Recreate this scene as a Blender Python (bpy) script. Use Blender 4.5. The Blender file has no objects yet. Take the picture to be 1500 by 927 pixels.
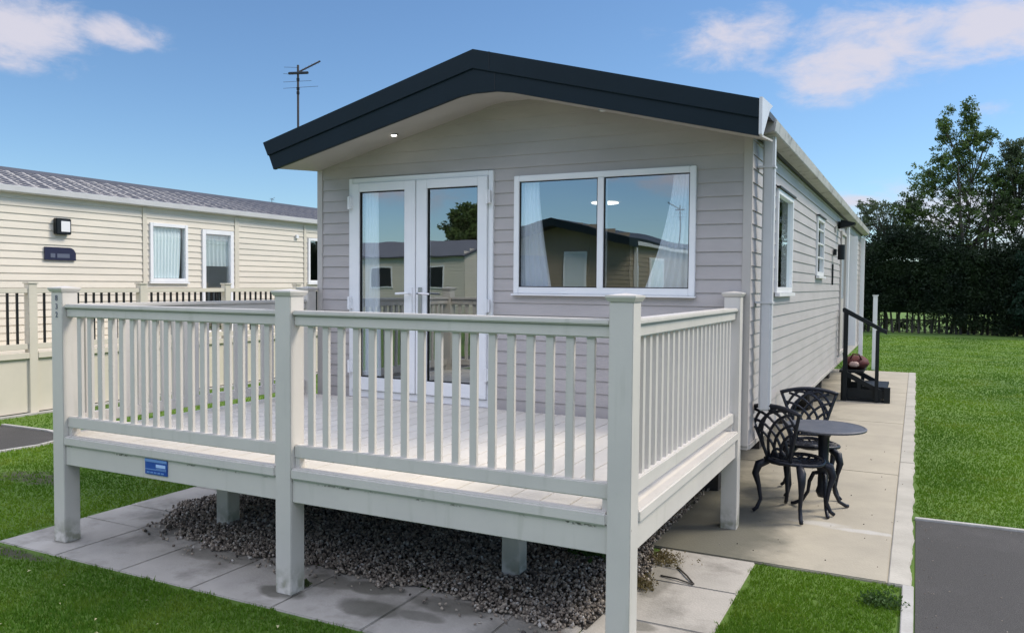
import bpy, bmesh, math, random
import numpy as np
from mathutils import Vector, Matrix
R = math.radians
random.seed(7); rng = np.random.default_rng(7)
scn = bpy.context.scene
COL = scn.collection

# ---------------------------------------------------------------- camera, world, sun, exposure
CAM = Vector((1.1698, -3.2506, 1.6679)); YAW, PITCH, ROLL, FPX = 0.4652, -0.0393, 0.0082, 1181.33
cd = bpy.data.cameras.new('camera'); cam = bpy.data.objects.new('camera', cd); COL.objects.link(cam)
cd.sensor_width = 36; cd.lens = FPX / 1500 * 36; cd.clip_start = .05; cd.clip_end = 2000
_f = Vector((-math.sin(YAW) * math.cos(PITCH), math.cos(YAW) * math.cos(PITCH), math.sin(PITCH)))
_r = Vector((math.cos(YAW), math.sin(YAW), 0)); _u = _r.cross(_f)
_r2 = _r * math.cos(ROLL) + _u * math.sin(ROLL); _u2 = -_r * math.sin(ROLL) + _u * math.cos(ROLL)
cam.matrix_world = Matrix(((_r2.x, _u2.x, -_f.x, CAM.x), (_r2.y, _u2.y, -_f.y, CAM.y), (_r2.z, _u2.z, -_f.z, CAM.z), (0, 0, 0, 1)))
scn.camera = cam
SUN_EL, SUN_AZ = R(46), R(52)      # azimuth measured from +Y towards +X
sdir = Vector((math.sin(SUN_AZ) * math.cos(SUN_EL), math.cos(SUN_AZ) * math.cos(SUN_EL), math.sin(SUN_EL)))
sl = bpy.data.lights.new('sun', 'SUN'); sl.energy = 2.0; sl.angle = R(20); sl.color = (1, .90, .76)
so = bpy.data.objects.new('sun', sl); COL.objects.link(so); so.rotation_euler = sdir.to_track_quat('Z', 'Y').to_euler()
so.location = (10, 5, 12)

world = bpy.data.worlds.new('World'); scn.world = world; world.use_nodes = True
nt = world.node_tree; nt.nodes.clear(); N = nt.nodes.new; LK = nt.links.new
def wmath(op, a, b=None, clamp=False):
    n = N('ShaderNodeMath'); n.operation = op; n.use_clamp = clamp
    for i, v in enumerate((a, b)):
        if v is None: continue
        if isinstance(v, (int, float)): n.inputs[i].default_value = v
        else: LK(v, n.inputs[i])
    return n.outputs[0]
tc = N('ShaderNodeTexCoord')
sky = N('ShaderNodeTexSky'); sky.sky_type = 'NISHITA'; sky.sun_disc = False
sky.sun_elevation = SUN_EL; sky.sun_rotation = SUN_AZ; sky.altitude = 300; sky.air_density = 1.0; sky.dust_density = .35; sky.ozone_density = 2.2
def wdot(d):
    n = N('ShaderNodeVectorMath'); n.operation = 'DOT_PRODUCT'; LK(tc.outputs['Generated'], n.inputs[0]); n.inputs[1].default_value = d; return n.outputs['Value']
def azel(az, el):   # azimuth to the left of +Y
    return Vector((-math.sin(az) * math.cos(el), math.cos(az) * math.cos(el), math.sin(el)))
mp = N('ShaderNodeMapping'); mp.inputs['Scale'].default_value = (1, 1, 2.2); LK(tc.outputs['Generated'], mp.inputs[0])
nz = N('ShaderNodeTexNoise'); nz.inputs['Scale'].default_value = 7; nz.inputs['Detail'].default_value = 9; nz.inputs['Roughness'].default_value = .58; nz.inputs['Distortion'].default_value = .5
LK(mp.outputs[0], nz.inputs['Vector'])
# cloud banks: azimuth left of +Y, elevation, half width, half height (degrees), weight
banks = [(58.5, 14.8, 5, 2.5, 1.5), (53, 15.3, 3.4, 1.2, 1.0), (57.5, 12.8, 3.2, 1.0, .85), (3, 15.2, 7.5, 2.6, 1.25), (-3.5, 15.8, 6, 2.4, 1.45), (11, 16.2, 6, 2.2, 1.0), (5.3, 13.6, 3.6, 2.0, 1.15),
         (3.5, 5.6, 3, .75, 1.1), (-3, 4.6, 9, 2.4, 1.1), (-4, 10.6, 1.6, 1.0, .6), (167, 8.6, 9, 2.6, 1.15), (146, 6.8, 4, 2.4, 1.0)]
fills = [(180, 48, 60, 26, 1.2), (120, 45, 34, 24, 1.1), (60, 62, 40, 20, 1.1), (-120, 40, 40, 24, 1.0), (0, 75, 60, 25, .9), (-60, 45, 25, 16, .8), (150, 33, 30, 10, .8)]  # unseen bright cloud banks, added overhead and behind the camera to fill the shade
def field(lst):
    acc = None
    for az, el, wa, we, wt in lst:
        c = azel(R(az), R(el)); r = Vector((c.y, -c.x, 0)).normalized(); u = r.cross(c) if r.cross(c).z > 0 else -r.cross(c)
        a = wmath('DIVIDE', wdot(r), math.sin(R(wa))); b = wmath('DIVIDE', wdot(u), math.sin(R(we)))
        q = wmath('SQRT', wmath('ADD', wmath('MULTIPLY', a, a), wmath('MULTIPLY', b, b)))
        m = wmath('MULTIPLY', wmath('MULTIPLY', wmath('SUBTRACT', 1.25, q, clamp=True), wt), wmath('GREATER_THAN', wdot(c), 0.0))
        acc = m if acc is None else wmath('MAXIMUM', acc, m)
    return acc
def cover(acc, noise, k, lo, hi):
    dens = wmath('ADD', wmath('MULTIPLY', acc, .95), wmath('MULTIPLY', wmath('SUBTRACT', noise, .5), k))
    mr = N('ShaderNodeMapRange'); mr.interpolation_type = 'SMOOTHSTEP'; mr.inputs['From Min'].default_value = lo; mr.inputs['From Max'].default_value = hi; LK(dens, mr.inputs['Value'])
    return wmath('MULTIPLY', mr.outputs[0], wmath('MULTIPLY', acc, 3, clamp=True))
nz.inputs['Scale'].default_value = 15; nz.inputs['Distortion'].default_value = .25; nz.inputs['Roughness'].default_value = .62
nzb = N('ShaderNodeTexNoise'); nzb.inputs['Scale'].default_value = 3; nzb.inputs['Detail'].default_value = 7; LK(tc.outputs['Generated'], nzb.inputs['Vector'])
gate = cover(field(banks), nz.outputs['Fac'], 2.6, .15, 1.35); gateb = cover(field(fills), nzb.outputs['Fac'], 1.6, .2, .9)
def wmix(f, A, B, blend='MIX'):
    n = N('ShaderNodeMix'); n.data_type = 'RGBA'; n.blend_type = blend
    for k_, v in (('Factor', f), ('A', A), ('B', B)):
        if isinstance(v, (int, float)): n.inputs[k_].default_value = v
        elif isinstance(v, tuple): n.inputs[k_].default_value = (*v, 1)
        else: LK(v, n.inputs[k_])
    return n.outputs['Result']
SKYTINT, CLOUD, CLOUDFILL = (.56, .675, .765), (3.9, 3.75, 4.2), (10.5, 10.9, 13.2)
c1 = wmix(wmath('MULTIPLY', gate, .9), wmix(1, sky.outputs[0], SKYTINT, 'MULTIPLY'), CLOUD)
mixout = wmix(gateb, c1, CLOUDFILL)
bg = N('ShaderNodeBackground'); bg.inputs['Strength'].default_value = .105; LK(mixout, bg.inputs['Color'])
wo = N('ShaderNodeOutputWorld'); LK(bg.outputs[0], wo.inputs[0])

scn.render.engine = 'CYCLES'
vs = scn.view_settings; vs.view_transform = 'Standard'; vs.look = 'None'; vs.exposure = .85; vs.gamma = 1; vs.use_curve_mapping = False

# ---------------------------------------------------------------- materials
def mat(name, col, rough=.6, col2=None, scale=6, bump=0, bscale=60, spec=.5, metal=0, detail=6, dirt=None, emit=None, coat=0, stretch=(1, 1, 1), amt=1.0):
    m = bpy.data.materials.new(name); m.use_nodes = True; t = m.node_tree; p = t.nodes['Principled BSDF']
    p.inputs['Base Color'].default_value = (*col, 1); p.inputs['Roughness'].default_value = rough; p.inputs['Metallic'].default_value = metal
    p.inputs['Specular IOR Level'].default_value = spec; p.inputs['Coat Weight'].default_value = coat
    tcn = t.nodes.new('ShaderNodeTexCoord'); mpn = t.nodes.new('ShaderNodeMapping'); mpn.inputs['Scale'].default_value = stretch
    t.links.new(tcn.outputs['Object'], mpn.inputs[0]); src = mpn.outputs[0]
    out = None
    if col2 is not None:
        n = t.nodes.new('ShaderNodeTexNoise'); n.inputs['Scale'].default_value = scale; n.inputs['Detail'].default_value = detail; n.inputs['Roughness'].default_value = .6; t.links.new(src, n.inputs['Vector'])
        r = t.nodes.new('ShaderNodeMapRange'); r.inputs['From Min'].default_value = .36; r.inputs['From Max'].default_value = .66; r.inputs['To Max'].default_value = amt; t.links.new(n.outputs['Fac'], r.inputs['Value'])
        x = t.nodes.new('ShaderNodeMix'); x.data_type = 'RGBA'; x.inputs['A'].default_value = (*col, 1); x.inputs['B'].default_value = (*col2, 1)
        t.links.new(r.outputs[0], x.inputs['Factor']); out = x.outputs['Result']
    if dirt is not None:   # (colour, scale, threshold, softness, strength)
        dc, ds, th, sf, st = dirt
        n = t.nodes.new('ShaderNodeTexNoise'); n.inputs['Scale'].default_value = ds; n.inputs['Detail'].default_value = 8; n.inputs['Roughness'].default_value = .65; t.links.new(src, n.inputs['Vector'])
        r = t.nodes.new('ShaderNodeMapRange'); r.inputs['From Min'].default_value = th; r.inputs['From Max'].default_value = th + sf; r.inputs['To Max'].default_value = st; t.links.new(n.outputs['Fac'], r.inputs['Value'])
        x = t.nodes.new('ShaderNodeMix'); x.data_type = 'RGBA'
        if out is None: x.inputs['A'].default_value = (*col, 1)
        else: t.links.new(out, x.inputs['A'])
        x.inputs['B'].default_value = (*dc, 1); t.links.new(r.outputs[0], x.inputs['Factor']); out = x.outputs['Result']
    if out is not None: t.links.new(out, p.inputs['Base Color'])
    if bump:
        n = t.nodes.new('ShaderNodeTexNoise'); n.inputs['Scale'].default_value = bscale; n.inputs['Detail'].default_value = 5; t.links.new(src, n.inputs['Vector'])
        b = t.nodes.new('ShaderNodeBump'); b.inputs['Strength'].default_value = bump; b.inputs['Distance'].default_value = .01; t.links.new(n.outputs['Fac'], b.inputs['Height']); t.links.new(b.outputs[0], p.inputs['Normal'])
    if emit: p.inputs['Emission Color'].default_value = (*emit[0], 1); p.inputs['Emission Strength'].default_value = emit[1]
    return m
M = {}
M['clad'] = mat('grey_cladding', (.435, .402, .388), .5, (.38, .352, .338), 1.6, .12, 140, dirt=((.27, .25, .21), 2.2, .60, .2, .35), stretch=(1, 1, 3))
M['trim'] = mat('grey_trim', (.46, .43, .40), .45, (.42, .39, .36), 2)
M['cream'] = mat('cream_cladding', (.68, .625, .525), .5, (.62, .575, .485), 1.2, .1, 120, dirt=((.5, .46, .36), 1.5, .62, .2, .3), stretch=(1, 1, 3))
M['creamtrim'] = mat('cream_trim', (.64, .59, .49), .45, (.58, .54, .45), 2)
M['deck'] = mat('stone_plastic', (.595, .56, .505), .42, (.54, .51, .465), 2.5, .04, 90, dirt=((.36, .37, .27), 5, .63, .16, .35))
M['deckfloor'] = mat('deck_boards', (.67, .63, .55), .6, (.61, .57, .50), 3, .15, 80, dirt=((.40, .38, .33), 4, .56, .2, .5))
M['white'] = mat('white_plastic', (.80, .80, .80), .3, (.74, .75, .76), 3)
M['fascia'] = mat('navy_fascia', (.003, .010, .015), .5, (.004, .012, .018), 3, .05, 50, spec=.2)
M['roof'] = mat('dark_roof', (.05, .055, .07), .55, (.035, .04, .05), 3, .2, 40)
M['soffit'] = mat('grey_soffit', (.46, .425, .385), .55, (.40, .37, .335), 2.5, .05, 60)
M['gutter'] = mat('grey_gutter', (.46, .45, .43), .5, (.36, .35, .33), 3, .1, 50, dirt=((.10, .09, .07), 6, .56, .1, .7))
M['pipe'] = mat('pale_pipe', (.60, .60, .60), .35, (.55, .55, .55), 3)
M['black'] = mat('black_plastic', (.006, .009, .011), .45, (.010, .013, .015), 5, spec=.3)
M['castmetal'] = mat('black_cast_metal', (.006, .008, .014), .42, (.012, .014, .022), 14, .25, 90, spec=.35)
M['tabletop'] = mat('table_grey', (.06, .068, .085), .5, (.085, .09, .105), 14, .2, 90)
M['steel'] = mat('steel', (.5, .5, .5), .3, metal=1)
M['rubber'] = mat('rubber', (.01, .01, .01), .8)
M['chassis'] = mat('chassis_metal', (.03, .03, .032), .7, (.06, .045, .035), 6)
M['concrete'] = mat('concrete', (.40, .36, .275), .85, (.32, .29, .225), 1.4, .25, 70, dirt=((.20, .19, .15), 2.0, .57, .2, .55), detail=9)
M['concedge'] = mat('concrete_edge', (.43, .405, .345), .85, (.34, .32, .27), 3, .3, 60)
M['slab'] = mat('paving', (.43, .40, .35), .85, (.33, .31, .27), 2.2, .3, 80, dirt=((.15, .14, .115), 1.9, .50, .16, .75), detail=9)
M['asphalt'] = mat('asphalt', (.030, .029, .027), .9, (.074, .070, .064), 150, .7, 190, dirt=((.095, .09, .085), 1.6, .48, .25, .45), detail=4)
M['kerb'] = mat('kerb_concrete', (.42, .41, .38), .85, (.33, .32, .29), 6, .3, 60)
M['soil'] = mat('soil', (.035, .028, .02), .95, (.06, .05, .038), 30, .6, 90)
M['ground'] = mat('grass_ground', (.065, .13, .010), .9, (.10, .18, .016), .6, .8, 160, dirt=((.055, .05, .025), 1.3, .66, .12, .7), detail=10)
M['interior'] = mat('interior_panel', (.30, .26, .21), .7)
M['carpet'] = mat('interior_floor', (.16, .13, .11), .9)
M['sheer'] = mat('sheer_curtain', (.86, .88, .92), .8)
M['drape'] = mat('pale_drape', (.82, .88, .87), .8)
M['blue'] = mat('blue_enamel', (.012, .06, .30), .3, (.02, .09, .36), 30)
M['lightblue'] = mat('pale_blue_enamel', (.14, .27, .55), .3)
M['signwhite'] = mat('sign_white', (.42, .58, .85), .3)
M['navyplate'] = mat('navy_plate', (.018, .02, .05), .35)
M['greyplate'] = mat('grey_plate', (.10, .115, .16), .4)
M['lampglass'] = mat('lamp_glass', (.75, .75, .74), .3)
M['lit'] = mat('lit_spot', (.9, .9, .85), .3, emit=((1, .95, .85), 9))
M['litceil'] = mat('lit_ceiling_lamp', (.9, .9, .85), .3, emit=((1, .93, .8), 1.6))
M['redbag'] = mat('dark_red_cloth', (.10, .012, .012), .75, (.05, .01, .01), 14)
M['pink'] = mat('pink_cloth', (.50, .35, .30), .8)
M['bark'] = mat('bark', (.05, .042, .034), .9, (.09, .08, .065), 12, .6, 30)
M['brown'] = mat('brown_cladding', (.30, .25, .18), .55, (.26, .215, .15), 1.5)
M['wood'] = mat('weathered_wood', (.22, .21, .17), .85, (.12, .115, .09), 8, .3, 40)
M['moss'] = mat('moss', (.035, .055, .012), .95, (.06, .08, .02), 30, .6, 80)

def glass(name, refl=.36, tint=(.9, .95, .97)):
    m = bpy.data.materials.new(name); m.use_nodes = True; t = m.node_tree; t.nodes.clear()
    g = t.nodes.new('ShaderNodeBsdfGlossy'); g.inputs['Roughness'].default_value = .004; g.inputs['Color'].default_value = (*tint, 1)
    tr = t.nodes.new('ShaderNodeBsdfTransparent'); tr.inputs['Color'].default_value = (.90, .94, .95, 1)
    lw = t.nodes.new('ShaderNodeLayerWeight'); lw.inputs['Blend'].default_value = .5; fr = t.nodes.new('ShaderNodeMath'); fr.operation = 'POWER'; fr.inputs[1].default_value = 4; t.links.new(lw.outputs['Facing'], fr.inputs[0])
    ad = t.nodes.new('ShaderNodeMath'); ad.operation = 'ADD'; ad.use_clamp = True; ad.inputs[1].default_value = refl; t.links.new(fr.outputs[0], ad.inputs[0])
    nzz = t.nodes.new('ShaderNodeTexNoise'); nzz.inputs['Scale'].default_value = 1.6; tcc = t.nodes.new('ShaderNodeTexCoord'); t.links.new(tcc.outputs['Object'], nzz.inputs['Vector'])
    bb = t.nodes.new('ShaderNodeBump'); bb.inputs['Strength'].default_value = .02; bb.inputs['Distance'].default_value = .05; t.links.new(nzz.outputs['Fac'], bb.inputs['Height']); t.links.new(bb.outputs[0], g.inputs['Normal'])
    mx = t.nodes.new('ShaderNodeMixShader'); t.links.new(ad.outputs[0], mx.inputs[0]); t.links.new(tr.outputs[0], mx.inputs[1]); t.links.new(g.outputs[0], mx.inputs[2])
    o = t.nodes.new('ShaderNodeOutputMaterial'); t.links.new(mx.outputs[0], o.inputs[0]); return m
M['glass'] = glass('window_glass'); M['clearglass'] = glass('clear_glass', .12)

def foliage(name, c1, c2, scale=1.2, c3=None):
    m = bpy.data.materials.new(name); m.use_nodes = True; t = m.node_tree; p = t.nodes['Principled BSDF']; p.inputs['Roughness'].default_value = .65; p.inputs['Specular IOR Level'].default_value = .3
    tcn = t.nodes.new('ShaderNodeTexCoord'); n = t.nodes.new('ShaderNodeTexNoise'); n.inputs['Scale'].default_value = scale; n.inputs['Detail'].default_value = 6; t.links.new(tcn.outputs['Object'], n.inputs['Vector'])
    cr = t.nodes.new('ShaderNodeValToRGB'); cr.color_ramp.elements[0].position = .35; cr.color_ramp.elements[0].color = (*c1, 1); cr.color_ramp.elements[1].position = .65; cr.color_ramp.elements[1].color = (*c2, 1)
    t.links.new(n.outputs['Fac'], cr.inputs[0]); out = cr.outputs[0]
    if c3:
        n2 = t.nodes.new('ShaderNodeTexNoise'); n2.inputs['Scale'].default_value = 38; t.links.new(tcn.outputs['Object'], n2.inputs['Vector'])
        r = t.nodes.new('ShaderNodeMapRange'); r.inputs['From Min'].default_value = .58; r.inputs['From Max'].default_value = .72; r.inputs['To Max'].default_value = .6; t.links.new(n2.outputs['Fac'], r.inputs['Value'])
        x = t.nodes.new('ShaderNodeMix'); x.data_type = 'RGBA'; t.links.new(r.outputs[0], x.inputs['Factor']); t.links.new(out, x.inputs['A']); x.inputs['B'].default_value = (*c3, 1); out = x.outputs['Result']
    t.links.new(out, p.inputs['Base Color'])
    tl = t.nodes.new('ShaderNodeBsdfTranslucent'); t.links.new(out, tl.inputs['Color']); mx = t.nodes.new('ShaderNodeMixShader'); mx.inputs[0].default_value = .35
    t.links.new(p.outputs[0], mx.inputs[1]); t.links.new(tl.outputs[0], mx.inputs[2]); t.links.new(mx.outputs[0], t.nodes['Material Output'].inputs[0]); return m
M['blade'] = foliage('grass_blades', (.062, .155, .008), (.15, .27, .014), .55, (.20, .24, .04))
def lawn_patches(m):
    t = m.node_tree; L_ = t.links.new; g = t.nodes.new('ShaderNodeNewGeometry'); n = t.nodes.new('ShaderNodeTexNoise'); n.inputs['Scale'].default_value = 1.1; n.inputs['Detail'].default_value = 8; n.inputs['Roughness'].default_value = .7; L_(g.outputs['Position'], n.inputs['Vector'])
    r = t.nodes.new('ShaderNodeMapRange'); r.inputs['From Min'].default_value = .52; r.inputs['From Max'].default_value = .72; r.inputs['To Max'].default_value = .7; L_(n.outputs['Fac'], r.inputs['Value'])
    p = t.nodes['Principled BSDF']; src = p.inputs['Base Color'].links[0].from_socket; x = t.nodes.new('ShaderNodeMix'); x.data_type = 'RGBA'; L_(r.outputs[0], x.inputs['Factor']); L_(src, x.inputs['A']); x.inputs['B'].default_value = (.23, .27, .035, 1)
    for nd in t.nodes:
        if nd.bl_idname == 'ShaderNodeBsdfTranslucent': L_(x.outputs['Result'], nd.inputs['Color'])
    L_(x.outputs['Result'], p.inputs['Base Color'])
lawn_patches(M['blade'])
M['leaf'] = foliage('leaf_mid', (.048, .085, .024), (.12, .18, .045), 1.5)
M['leafdark'] = foliage('leaf_dark', (.011, .023, .011), (.026, .046, .016), 1.5)
M['leafcon'] = foliage('leaf_conifer', (.010, .030, .020), (.022, .052, .028), 2)
M['leafgrey'] = foliage('leaf_greygreen', (.05, .075, .04), (.11, .145, .065), 1.5)
M['weed'] = foliage('weed_leaf', (.03, .07, .015), (.07, .13, .03), 8)
M['dryleaf'] = foliage('dry_leaf', (.10, .075, .03), (.20, .16, .07), 8)

# gravel: each stone takes its own grey
def gravelmat():
    m = bpy.data.materials.new('gravel_stone'); m.use_nodes = True; t = m.node_tree; p = t.nodes['Principled BSDF']; p.inputs['Roughness'].default_value = .8
    g = t.nodes.new('ShaderNodeNewGeometry'); cr = t.nodes.new('ShaderNodeValToRGB'); e = cr.color_ramp.elements
    e[0].color = (.05, .043, .036, 1); e[1].color = (.50, .47, .42, 1); e.new(.45).color = (.22, .18, .14, 1); e.new(.85).color = (.38, .32, .25, 1)
    t.links.new(g.outputs['Random Per Island'], cr.inputs[0]); t.links.new(cr.outputs[0], p.inputs['Base Color'])
    n = t.nodes.new('ShaderNodeTexNoise'); n.inputs['Scale'].default_value = 120; b = t.nodes.new('ShaderNodeBump'); b.inputs['Strength'].default_value = .4; b.inputs['Distance'].default_value = .005
    t.links.new(n.outputs['Fac'], b.inputs['Height']); t.links.new(b.outputs[0], p.inputs['Normal']); return m
M['gravel'] = gravelmat()
def deck_shade_stain(m):  # greenish stain gradient that also paints the deck's shade into the pad colour
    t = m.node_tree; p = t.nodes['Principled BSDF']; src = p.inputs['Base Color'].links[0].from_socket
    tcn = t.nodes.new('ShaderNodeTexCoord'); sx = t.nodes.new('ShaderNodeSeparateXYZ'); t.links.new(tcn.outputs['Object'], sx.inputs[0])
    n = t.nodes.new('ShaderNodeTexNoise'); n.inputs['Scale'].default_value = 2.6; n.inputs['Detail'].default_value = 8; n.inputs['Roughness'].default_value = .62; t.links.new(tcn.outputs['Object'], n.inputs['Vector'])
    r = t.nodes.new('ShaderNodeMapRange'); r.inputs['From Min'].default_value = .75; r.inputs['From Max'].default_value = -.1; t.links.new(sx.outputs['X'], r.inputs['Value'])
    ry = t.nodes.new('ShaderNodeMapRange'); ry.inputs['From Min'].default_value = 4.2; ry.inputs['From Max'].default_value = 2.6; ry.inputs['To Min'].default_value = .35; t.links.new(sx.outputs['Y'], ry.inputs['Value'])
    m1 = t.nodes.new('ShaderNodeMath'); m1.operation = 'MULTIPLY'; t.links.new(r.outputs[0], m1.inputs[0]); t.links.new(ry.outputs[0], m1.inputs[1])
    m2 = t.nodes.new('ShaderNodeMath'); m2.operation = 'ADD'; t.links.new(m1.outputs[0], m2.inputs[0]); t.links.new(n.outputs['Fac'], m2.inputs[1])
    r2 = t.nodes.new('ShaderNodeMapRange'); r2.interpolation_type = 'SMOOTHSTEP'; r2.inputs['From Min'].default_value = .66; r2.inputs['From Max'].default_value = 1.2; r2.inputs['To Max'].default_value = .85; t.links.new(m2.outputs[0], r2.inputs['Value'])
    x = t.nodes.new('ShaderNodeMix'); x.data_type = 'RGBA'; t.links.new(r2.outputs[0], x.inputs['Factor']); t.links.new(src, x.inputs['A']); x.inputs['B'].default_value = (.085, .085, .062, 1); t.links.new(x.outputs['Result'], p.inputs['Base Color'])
deck_shade_stain(M['concrete'])
def stains(m, spots, colour, edge=.5, nscale=7, wob=.5):
    t = m.node_tree; p = t.nodes['Principled BSDF']; L_ = t.links.new; base = p.inputs['Base Color'].links[0].from_socket
    tcn = t.nodes.new('ShaderNodeTexCoord'); sx = t.nodes.new('ShaderNodeSeparateXYZ'); L_(tcn.outputs['Object'], sx.inputs[0])
    n = t.nodes.new('ShaderNodeTexNoise'); n.inputs['Scale'].default_value = nscale; n.inputs['Detail'].default_value = 7; L_(tcn.outputs['Object'], n.inputs['Vector'])
    def mt(op, a, b, cl=False):
        q = t.nodes.new('ShaderNodeMath'); q.operation = op; q.use_clamp = cl
        for i, v in enumerate((a, b)):
            if isinstance(v, (int, float)): q.inputs[i].default_value = v
            else: L_(v, q.inputs[i])
        return q.outputs[0]
    acc = None
    for x, y, rx, ry, w in spots:
        dx = mt('DIVIDE', mt('SUBTRACT', sx.outputs['X'], x), rx); dy = mt('DIVIDE', mt('SUBTRACT', sx.outputs['Y'], y), ry)
        r2 = mt('ADD', mt('MULTIPLY', dx, dx), mt('MULTIPLY', dy, dy)); v = mt('ADD', mt('SUBTRACT', 1.0, r2), mt('MULTIPLY', mt('SUBTRACT', n.outputs['Fac'], .5), wob * 6))
        v = mt('MULTIPLY', mt('DIVIDE', v, edge, True), w); acc = v if acc is None else mt('MAXIMUM', acc, v)
    x = t.nodes.new('ShaderNodeMix'); x.data_type = 'RGBA'; L_(acc, x.inputs['Factor']); L_(base, x.inputs['A']); x.inputs['B'].default_value = (*colour, 1); L_(x.outputs['Result'], p.inputs['Base Color'])
def deck_dirt(m):
    t = m.node_tree; p = t.nodes['Principled BSDF']; L_ = t.links.new; g = t.nodes.new('ShaderNodeNewGeometry'); sx = t.nodes.new('ShaderNodeSeparateXYZ'); L_(g.outputs['Position'], sx.inputs[0])
    def mr(v, a, b, c=0, d=1):
        r = t.nodes.new('ShaderNodeMapRange'); r.interpolation_type = 'SMOOTHSTEP'
        for k_, q in zip(('From Min', 'From Max', 'To Min', 'To Max'), (a, b, c, d)): r.inputs[k_].default_value = q
        L_(v, r.inputs['Value']); return r.outputs[0]
    def mul(*v):
        o = v[0]
        for q in v[1:]: n_ = t.nodes.new('ShaderNodeMath'); n_.operation = 'MULTIPLY'; L_(o, n_.inputs[0]); L_(q, n_.inputs[1]); o = n_.outputs[0]
        return o
    def noise(sc, st=(1, 1, 1)):
        mp_ = t.nodes.new('ShaderNodeMapping'); mp_.inputs['Scale'].default_value = st; L_(g.outputs['Position'], mp_.inputs[0]); n_ = t.nodes.new('ShaderNodeTexNoise'); n_.inputs['Scale'].default_value = sc; n_.inputs['Detail'].default_value = 7; L_(mp_.outputs[0], n_.inputs['Vector']); return n_.outputs['Fac']
    def over(f, c):
        x = t.nodes.new('ShaderNodeMix'); x.data_type = 'RGBA'; L_(f, x.inputs['Factor']); L_(p.inputs['Base Color'].links[0].from_socket, x.inputs['A']); x.inputs['B'].default_value = (*c, 1); L_(x.outputs['Result'], p.inputs['Base Color'])
    z = sx.outputs['Z']
    over(mul(mr(z, .22, .0), mr(noise(14), .38, .62, 0, .75)), (.13, .14, .07))
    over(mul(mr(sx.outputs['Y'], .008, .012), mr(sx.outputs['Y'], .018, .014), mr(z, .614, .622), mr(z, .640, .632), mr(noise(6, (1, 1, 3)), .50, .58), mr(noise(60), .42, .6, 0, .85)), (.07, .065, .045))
    over(mr(noise(3, (6, 6, .7)), .56, .75, 0, .28), (.36, .36, .29))
deck_dirt(M['deck'])
stains(M['slab'], [(-1.30, .06, .22, .11, .72), (-1.02, .10, .16, .06, .6), (-1.45, .30, .22, .10, .75), (-1.84, .02, .17, .09, .85), (-1.7, .26, .2, .1, .6), (-2.6, .28, .35, .1, .45), (-3.3, .5, .25, .15, .4), (-.95, .28, .25, .1, .6), (-.45, .15, .25, .14, .35), (-.1, 1.2, .10, .4, .5), (-.02, .5, .12, .06, .6), (-3.67, .05, .10, .08, .45)], (.10, .095, .072), .5, 7, .22)
stains(M['ground'], [(-5.5, 1.0, .5, .2, .85), (-3.85, -.25, .5, .07, .9)], (.05, .042, .026), .8, 9)
stains(M['concrete'], [(.62, 2.72, .22, .07, .55), (.88, 2.66, .26, .055, .6)], (.50, .49, .46), .8, 9, .25)
stains(M['concrete'], [(.20, 2.55, .3, .12, .5), (-.05, 2.2, .5, .35, .5)], (.12, .115, .09), 1.2, 4, .4)  # dark spots: stain and deck shade together, painted into the pad

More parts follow.
